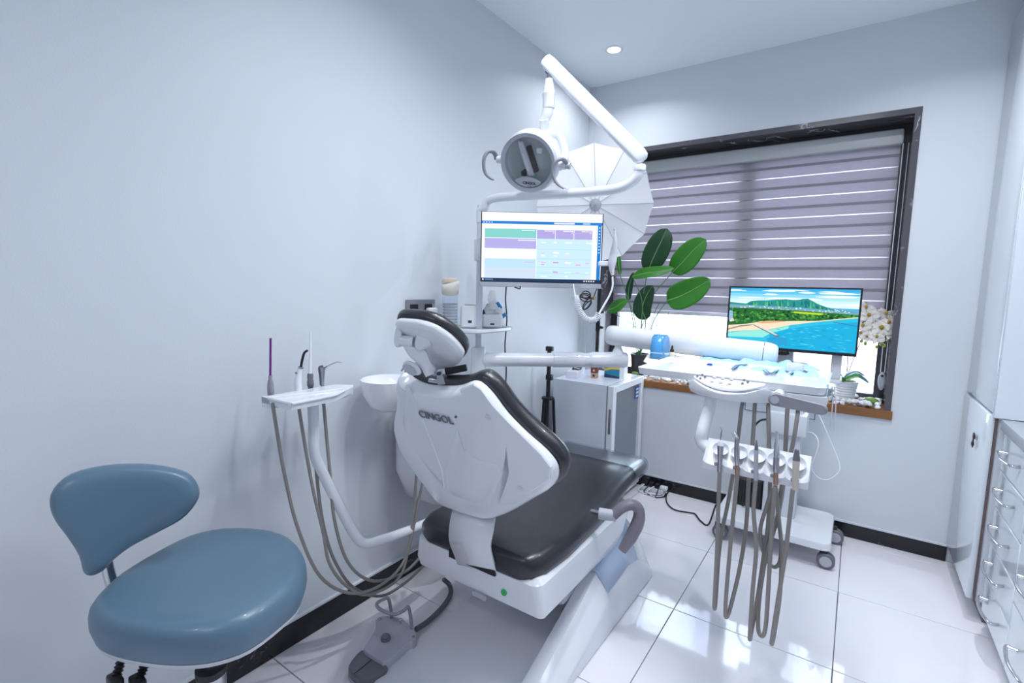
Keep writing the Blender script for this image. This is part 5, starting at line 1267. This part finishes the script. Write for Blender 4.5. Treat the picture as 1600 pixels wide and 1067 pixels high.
    obj('ir_sensor', MB().rbox((sx-.025, y-.006, z0-.022), (sx+.025, y+.02, z0+.002), .003, 1), M_black, t)
    # cart
    a, b, c2 = at(1112, 806, z=.135), at(1299, 852, z=.135), at(1299, 800, z=.135)
    x0b, x1b, y0b = a.x, b.x, (a.y+b.y)/2; y1b = YB-.05
    ct = thing('tv_cart', 'white wheeled cart with column carrying the television under the window', 'cart', ((x0b+x1b)/2, (y0b+y1b)/2, 0))
    o = [((x0b+x1b)/2+p, (y0b+y1b)/2+q) for p, q in rrect((x1b-x0b)/2, (y1b-y0b)/2, .04, 5)]
    obj('base', MB().pillow(o, [(.97, .095), (1, .100), (1, .128), (.985, .135)]), M_white2, ct, sharp=40)
    cl = at(1192, 780, y=3.15).x; cr = at(1243, 800, y=3.15).x
    obj('column', MB().rbox((cl, 3.11, .132), (cr, 3.21, 1.02), .012, 2), mat('column_grey', 'cfd3da', .35), ct)
    hx0, hx1 = at(1200, 660, y=3.09).x, at(1262, 660, y=3.09).x; hz1, hz0 = at(1225, 645, y=3.09).z, at(1255, 684, y=3.09).z
    obj('control_box', MB().rbox((hx0, 3.075, hz0), (hx1, 3.20, hz1), .014, 2), mat('box_grey', 'd3d7dd', .35), ct)
    obj('tv_mount', MB().rbox((sx-.05, 3.10, .98), (sx+.05, 3.16, 1.20), .006, 2), M_lgrey, ct)
    p = at(1306, 575, y=3.11); obj('shelf', MB().rbox((sx-.12, 3.09, .93), (p.x+.03, 3.26, .955), .008, 2), M_white, ct)
    obj('probe_post', MB().rbox((p.x-.024, 3.10, .955), (p.x+.024, 3.14, z0-.004), .006, 2), M_white, ct)
    pb = at(1163, 775, y=3.16)
    ps = obj('power_supply', MB().rbox((pb.x-.055, 3.13, .137), (cl-.004, 3.24, .137+.16), .006, 1), M_black, ct, label='black ribbed power supply')
    for k in range(9): obj('fin', MB().box((pb.x-.05+k*(cl-.004-pb.x+.045)/9, 3.122, .15), (pb.x-.05+k*(cl-.004-pb.x+.045)/9+.006, 3.131, .29)), M_rubber, ps)
    for k, (xx, yy) in enumerate(((x0b+.03, y0b+.035), (x1b-.03, y0b+.035), (x0b+.03, y1b-.06), (x1b-.0, y1b-.09))):
        w = MB()
        cs = obj('caster', MB().rbox((xx-.018, yy-.016, .066), (xx+.018, yy+.016, .098), .005, 2), M_rubber, ct)
        for s_ in (-1, 1): obj('wheel', MB().lathe([(.010, -.009), (.036, -.009), (.041, -.004), (.041, .004), (.036, .009), (.010, .009)], Vector((xx+.012, yy+s_*.015, .041)), (0, 1, 0), 24), M_mgrey, cs)
        obj('hub', MB().lathe([(.027, -.011), (.029, -.006), (.029, .0)], Vector((xx+.012, yy-.015, .041)), (0, 1, 0), 22), M_lgrey, cs)
    obj('signal_cable', MB().tube([at(1200, 655, y=3.07), at(1188, 657, y=3.06), at(1178, 668, y=3.06), at(1175, 690, y=3.06), at(1178, 760, y=3.08), at(1160, 790, y=3.10)], .006, 8), M_black, ct)
    obj('white_lead', MB().tube([at(1262, 675, y=3.1), at(1272, 678, y=3.06), at(1279, 692, y=3.03), at(1274, 712, y=3.02), at(1268, 730, y=3.02), at(1278, 746, y=3.02), at(1295, 749, y=3.02), at(1310, 738, y=3.03), at(1311, 722, y=3.05), at(1298, 690, y=3.1), at(1283, 655, y=3.15), at(1278, 645, y=3.2)], .0026, 8), M_white, ct)
    y2 = YB-.04
    fy = lambda X, Y, z=.006: at(X, Y, z=z)
    obj('mains_lead', MB().tube([at(1138, 765, z=.10), at(1128, 775, z=.06), fy(1118, 790, .02), fy(1107, 819), fy(1095, 814), fy(1086, 803), fy(1078, 801), fy(1060, 798), fy(1050, 794), fy(1042, 785), fy(1041, 774), fy(1044, 769)], .0045, 8), M_black, ct)
tv_cart()
# power strip on the floor
def strip():
    a, b = at(1004, 756, z=.02), at(1040, 766, z=.02)
    t = thing('power_strip', 'white power strip with black plugs and tangled leads beside the fridge', 'power strip', a)
    a.y = min(a.y, YB-.07); b.y = min(b.y, YB-.07)
    M = frame(Vector((a.x, a.y, .002)), b-a, Vector((0, 0, 1)).cross(b-a)); L = (b-a).length
    obj('strip', MB().rbox((0, -.022, 0), (L, .022, .03), .006, 2, M), M_white, t)
    for f in (.15, .38, .62): obj('plug', MB().rbox((L*f, -.018, .03), (L*f+.028, .018, .062), .005, 2, M), M_black, t)
    obj('adapter', MB().rbox((L*.82, -.02, .028), (L*.82+.05, .02, .055), .006, 2, M), M_white, t)
    r = random.Random(4)
    for k in range(4):
        pts = [M @ Vector((L*(.2+.2*k), -.02, .045)), M @ Vector((L*(.1+.2*k)+r.uniform(-.02, .02), -.06, .01)), M @ Vector((L*(.4+.15*k), -.085-r.uniform(0, .02), .006)), M @ Vector((L*(.8+.1*k), -.06, .006)), M @ Vector((L*1.05, -.03+.01*k, .006))]
        obj('lead', MB().tube(pts, .0038, 8), M_black if k % 2 else M_white, t)
strip()

# ================================================================== PLANTS AND STONES ON THE SILL
SZ = WZ0
def blade(pts, width, nrm, fold=.25, tipk=1.0, wave=0, seed=0):
    """paddle leaf along a 3-D midrib with given normal"""
    P = catmull(pts, 5); n = len(P); m = MB(); k = 6; vs = []; r = random.Random(seed); nrm = Vector(nrm)
    for i, p in enumerate(P):
        f = i/(n-1); t = (P[min(i+1, n-1)]-P[max(i-1, 0)]).normalized(); s_ = t.cross(nrm).normalized(); nn = s_.cross(t)
        w = width*(math.sin(PI*min(1, f**.8))**.5 if 0 < f < 1 else .02)
        for j in range(-k, k+1):
            q = j/k; vs.append(p+s_*w*q+nn*(abs(q)*w*fold+wave*math.sin(f*14+q*2)*abs(q)))
    c = 2*k+1
    m.add(vs, [(i*c+j, (i+1)*c+j, (i+1)*c+j+1, i*c+j+1) for i in range(n-1) for j in range(c-1)])
    rib = MB().tube(P, [.0035, .0028, .001], 6, smooth=False)
    return m, rib
def bop():
    yp = YB+.10
    base = at(1000, 560, y=yp); base.z = SZ
    t = thing('bird_of_paradise_plant', 'leafy potted plant with large paddle leaves in front of the blind', 'plant', base)
    obj('pot', MB().lathe([(.05, 0), (.055, .004), (.066, .15), (.070, .155), (.070, .17), (.062, .17), (.060, .15)], base, n=28), mat('dark_pot', '2b2b31', .35), t)
    obj('soil', MB().cyl(base+Vector((0, 0, .15)), base+Vector((0, 0, .156)), .061, n=24), mat('soil', '3a2f28', .9, bump=.5), t)
    S = base+Vector((0, 0, .155))
    A = lambda X, Y, dy=0: at(X, Y, y=yp-.02+dy)
    view = (CP-at(1040, 430, y=yp)).normalized()
    vl = []
    for i in range(9): vl.append(None)
    leaves = [  # midrib pixels, half width px, material, normal tilt, label, stem root px
     ([(1012, 424), (1022, 400), (1034, 375), (1042, 357)], 19, 'd', (.25, 0, .1), 'tall dark green leaf', (1004, 470)),
     ([(1050, 426), (1068, 408), (1086, 388), (1103, 374)], 19, 'b', (.1, 0, .3), 'bright green upper leaf', (1015, 470)),
     ([(988, 432), (1008, 427), (1030, 424), (1054, 419)], 10, 'b', (0, 0, .6), 'curled bright green leaf', (1003, 470)),
     ([(1042, 470), (1062, 463), (1086, 451), (1110, 436)], 21, 'b', (.05, 0, .1), 'broad bright green lower leaf', (1022, 500)),
     ([(1009, 500), (1004, 482), (1010, 462), (1020, 446)], 15, 'd', (-.3, 0, .1), 'dark green drooping leaf', (1003, 510)),
     ([(950, 484), (960, 481), (970, 474), (980, 468)], 9, 'b', (0, 0, .3), 'small bright green leaf', (992, 510)),
     ([(969, 430), (967, 415), (966, 400), (965, 388)], 4, 'b', (.9, 0, .0), 'narrow upright leaf edge on', (985, 480)),
     ([(982, 470), (982, 455), (985, 440), (990, 425)], 6, 'd', (.9, 0, 0), 'narrow dark leaf edge on', (990, 490)),
    ]
    for i, (mid, hw, kd, tilt, lab, sp) in enumerate(leaves):
        dy = [-.03, .03, -.06, -.08, -.0, -.1, -.02, .02][i]
        P = [A(x, y, dy-.02*math.sin(PI*k/3)) for k, (x, y) in enumerate(mid)]
        d = (P[1]-CP).dot(FW); nrm = (view+Vector(tilt)).normalized()
        m, rib = blade(P, hw/FPX*d, nrm, .18, wave=.0015, seed=i)
        lf = obj('leaf', m, M_leafd if kd == 'd' else M_leaf, t, sharp=70, solid=.0012, label=lab)
        obj('midrib', rib, mat('rib_green', '7fae6a', .5), lf)
        q = A(*sp, dy*.5)
        obj('stem', MB().tube([S+Vector((random.uniform(-.03, .03), random.uniform(-.02, .02), 0)), (S*.5+q*.5)+Vector((0, 0, -.02)), q, P[0]], [.0042, .0038, .003], 8), M_stem, t)
    for k, (x, y) in enumerate(((1045, 492), (1030, 478))):
        obj('stem', MB().tube([S, A(1012, 520), A(x-6, y+8), A(x, y-4)], [.003, .002], 6), mat('dry_stem', '4c4a44', .6), t)
bop()
def orchid():
    yo = YB+.12
    c = at(1321, 600, y=yo); c.z = SZ; 
    t = thing('potted_orchid', 'white orchid with two flower sprays in a ribbed white pot on the sill', 'orchid', c)
    h = at(1321, 594, y=yo).z-SZ
    pr = [(.043, 0), (.046, .003)]
    for k in range(8):
        z = .006+k*(h-.01)/8; r0 = .046+.018*k/8; pr += [(r0, z), (r0+.0025, z+.004), (r0+.0025, z+.008), (r0, z+(h-.01)/8-.001)]
    pr += [(.066, h), (.061, h), (.059, h-.02)]
    obj('pot', MB().lathe(pr, c, n=32), mat('ribbed_pot', 'f0f1f4', .35), t, sharp=30)
    obj('moss', MB().ball(c+Vector((0, 0, h-.012)), .056, 14, 8, (1, 1, .35)), mat('moss', '6d7a3c', .9, bump=.6), t)
    S = c+Vector((0, 0, h))
    A = lambda X, Y, dy=0: at(X, Y, y=yo+dy)
    lv = [([(1322, 594), (1335, 587), (1347, 591), (1358, 599)], .016, 'd'), ([(1318, 594), (1325, 587), (1338, 582), (1352, 588)], .014, 'd'), ([(1322, 596), (1314, 590), (1310, 583), (1308, 578)], .012, 'b'), ([(1320, 597), (1312, 592), (1305, 591), (1299, 594)], .015, 'b'), ([(1320, 594), (1330, 590), (1340, 588), (1345, 590)], .018, 'b')]
    for i, (mid, w, kd) in enumerate(lv):
        m, rib = blade([A(x, y, -.03-.01*i) for x, y in mid], w, (0, -.5, .86), .3, seed=i)
        obj('leaf', m, mat('orchid_leaf_d', '6f8fa0', .25) if kd == 'd' and i < 2 else M_leaf, t, sharp=70, solid=.002)
    s1 = [S, A(1330, 570), A(1340, 545), A(1347, 525), A(1352, 500), A(1354, 480), A(1353, 472)]
    s2 = [S, A(1324, 572), A(1326, 545), A(1338, 515), A(1362, 492), A(1378, 490), A(1388, 500), A(1386, 528)]
    obj('flower_stem', MB().tube(s1, [.0028, .0022, .0016], 8), mat('stem_brown', '5a4a52', .5), t)
    obj('flower_stem', MB().tube(s2, [.0028, .0022, .0016], 8), mat('stem_brown', '5a4a52', .5), t)
    def flower(p, s_, n, rot, nm='flower'):
        n = Vector(n).normalized(); u = n.cross(Vector((0, 0, 1))).normalized(); v = u.cross(n)*-1; v = n.cross(u)
        f = thing(nm, None, None, p); f.parent = t; f.location = Vector(p)-WL[t]
        m = MB()
        for a, wd, ln in ((PI/2, .30, 1.0), (PI/2+2.2, .26, .95), (PI/2-2.2, .26, .95), (.1, .52, 1.05), (PI-.1, .52, 1.05)):
            a += rot; d = u*math.cos(a)+v*math.sin(a); e = n.cross(d); vs = []
            for i in range(6):
                q = i/5; w = wd*s_*math.sin(PI*min(.97, .12+q*.85))**.7
                for j in (-1, -.5, 0, .5, 1): vs.append(Vector(p)+d*s_*ln*q+e*w*j+n*(s_*.22*q*(1-q)+.06*s_*abs(j)*q))
            m.add(vs, [(i*5+j, (i+1)*5+j, (i+1)*5+j+1, i*5+j+1) for i in range(5) for j in range(4)])
        obj('petals', m, M_petal, f, sharp=80, solid=.0008)
        obj('lip', MB().ball(Vector(p)+n*.12*s_-v*.12*s_, .17*s_, 10, 6, (1, 1, 1.3)), M_yel, f)
    view = (CP-at(1375, 500, y=yo)).normalized(); r = random.Random(6)
    for X, Y, s_ in ((1353, 480, 9), (1358, 493, 11), (1348, 509, 10), (1360, 513, 10), (1368, 487, 9), (1384, 490, 10), (1378, 513, 13), (1389, 505, 11), (1392, 520, 10), (1370, 527, 9), (1355, 526, 9), (1345, 520, 8), (1399, 500, 8)):
        p = A(X, Y, r.uniform(-.08, -.01)); d = (p-CP).dot(FW)
        flower(p, s_/FPX*d*1.25, view+Vector((r.uniform(-.45, .45), r.uniform(-.2, .2), r.uniform(-.3, .4))), r.uniform(-.4, .4))
    for X, Y in ((1346, 533), (1352, 537), (1344, 526), (1372, 532), (1377, 538), (1370, 542), (1388, 531), (1382, 540), (1391, 528), (1376, 528)):
        obj('bud', MB().ball(A(X, Y, -.03), .0085, 10, 7, (1, 1, 1.25)), M_bud, t)
orchid()
def stones():
    r = random.Random(21); protos = []
    for k in range(6):
        bm = bmesh.new(); bmesh.ops.create_icosphere(bm, subdivisions=2, radius=1)
        sx, sy, sz = r.uniform(.75, 1.15), r.uniform(.6, .95), r.uniform(.5, .75); ph = [r.uniform(0, 6) for _ in range(3)]
        for v in bm.verts:
            q = 1+.12*math.sin(v.co.x*3+ph[0])+.12*math.sin(v.co.y*3.4+ph[1])+.1*math.sin(v.co.z*4+ph[2]); v.co = Vector((v.co.x*sx, v.co.y*sy, v.co.z*sz))*q
        me = bpy.data.meshes.new('pebble'); bm.to_mesh(me); bm.free(); me.materials.append(M_stone)
        for p in me.polygons: p.use_smooth = True
        protos.append(me)
    taken = [(at(1321, 600, y=YB+.12).x, YB+.12, .07), (at(1000, 560, y=YB+.10).x, YB+.10, .085)]
    placed = []
    def put(x, y, s_, z):
        o = bpy.data.objects.new('pebble', r.choice(protos)); COL.objects.link(o); o.scale = (s_, s_, s_); o.location = (x, y, z); o.rotation_euler = (r.uniform(-.3, .3), r.uniform(-.3, .3), r.uniform(0, 6.28))
        tag(o, 'rounded white pebble on the wooden window sill', 'pebble', 'white pebbles along the window sill'); placed.append((x, y, s_))
    n = 0
    for _ in range(3000):
        if n >= 170: break
        reg = r.random()
        x = r.uniform(WX0+.32, -.72) if reg < .5 else r.uniform(-.10, WX1-.05)
        y = r.uniform(YB+.0, YB+.22); s_ = r.uniform(.013, .022)
        if any(math.hypot(x-a, y-b) < c+s_ for a, b, c in taken): continue
        near = [p for p in placed if math.hypot(x-p[0], y-p[1]) < (p[2]+s_)*.85]
        if len(near) > 1: continue
        put(x, y, s_, SZ+s_*.55+(.016 if near else 0)); n += 1
    M_gs = mat('green_stone', '6f9448', .45, var=.2, vscale=20, bump=.15)
    for X, Y, s_, lab in ((1361, 627, .034, 'smooth green stone among the pebbles at the right end of the sill'), (993, 581, .026, 'mossy green stone on the sill behind the fridge'), (1074, 592, .026, 'dark green stone on the sill under the table')):
        y = YB+.05; p = at(X, Y, y=y); bm = MB().ball((p.x, y, SZ+.012+s_*.62), s_, 20, 14, (1.1, .8, .66)); obj('green_stone', bm, M_gs, None, lab, 'stone', sharp=80)
stones()
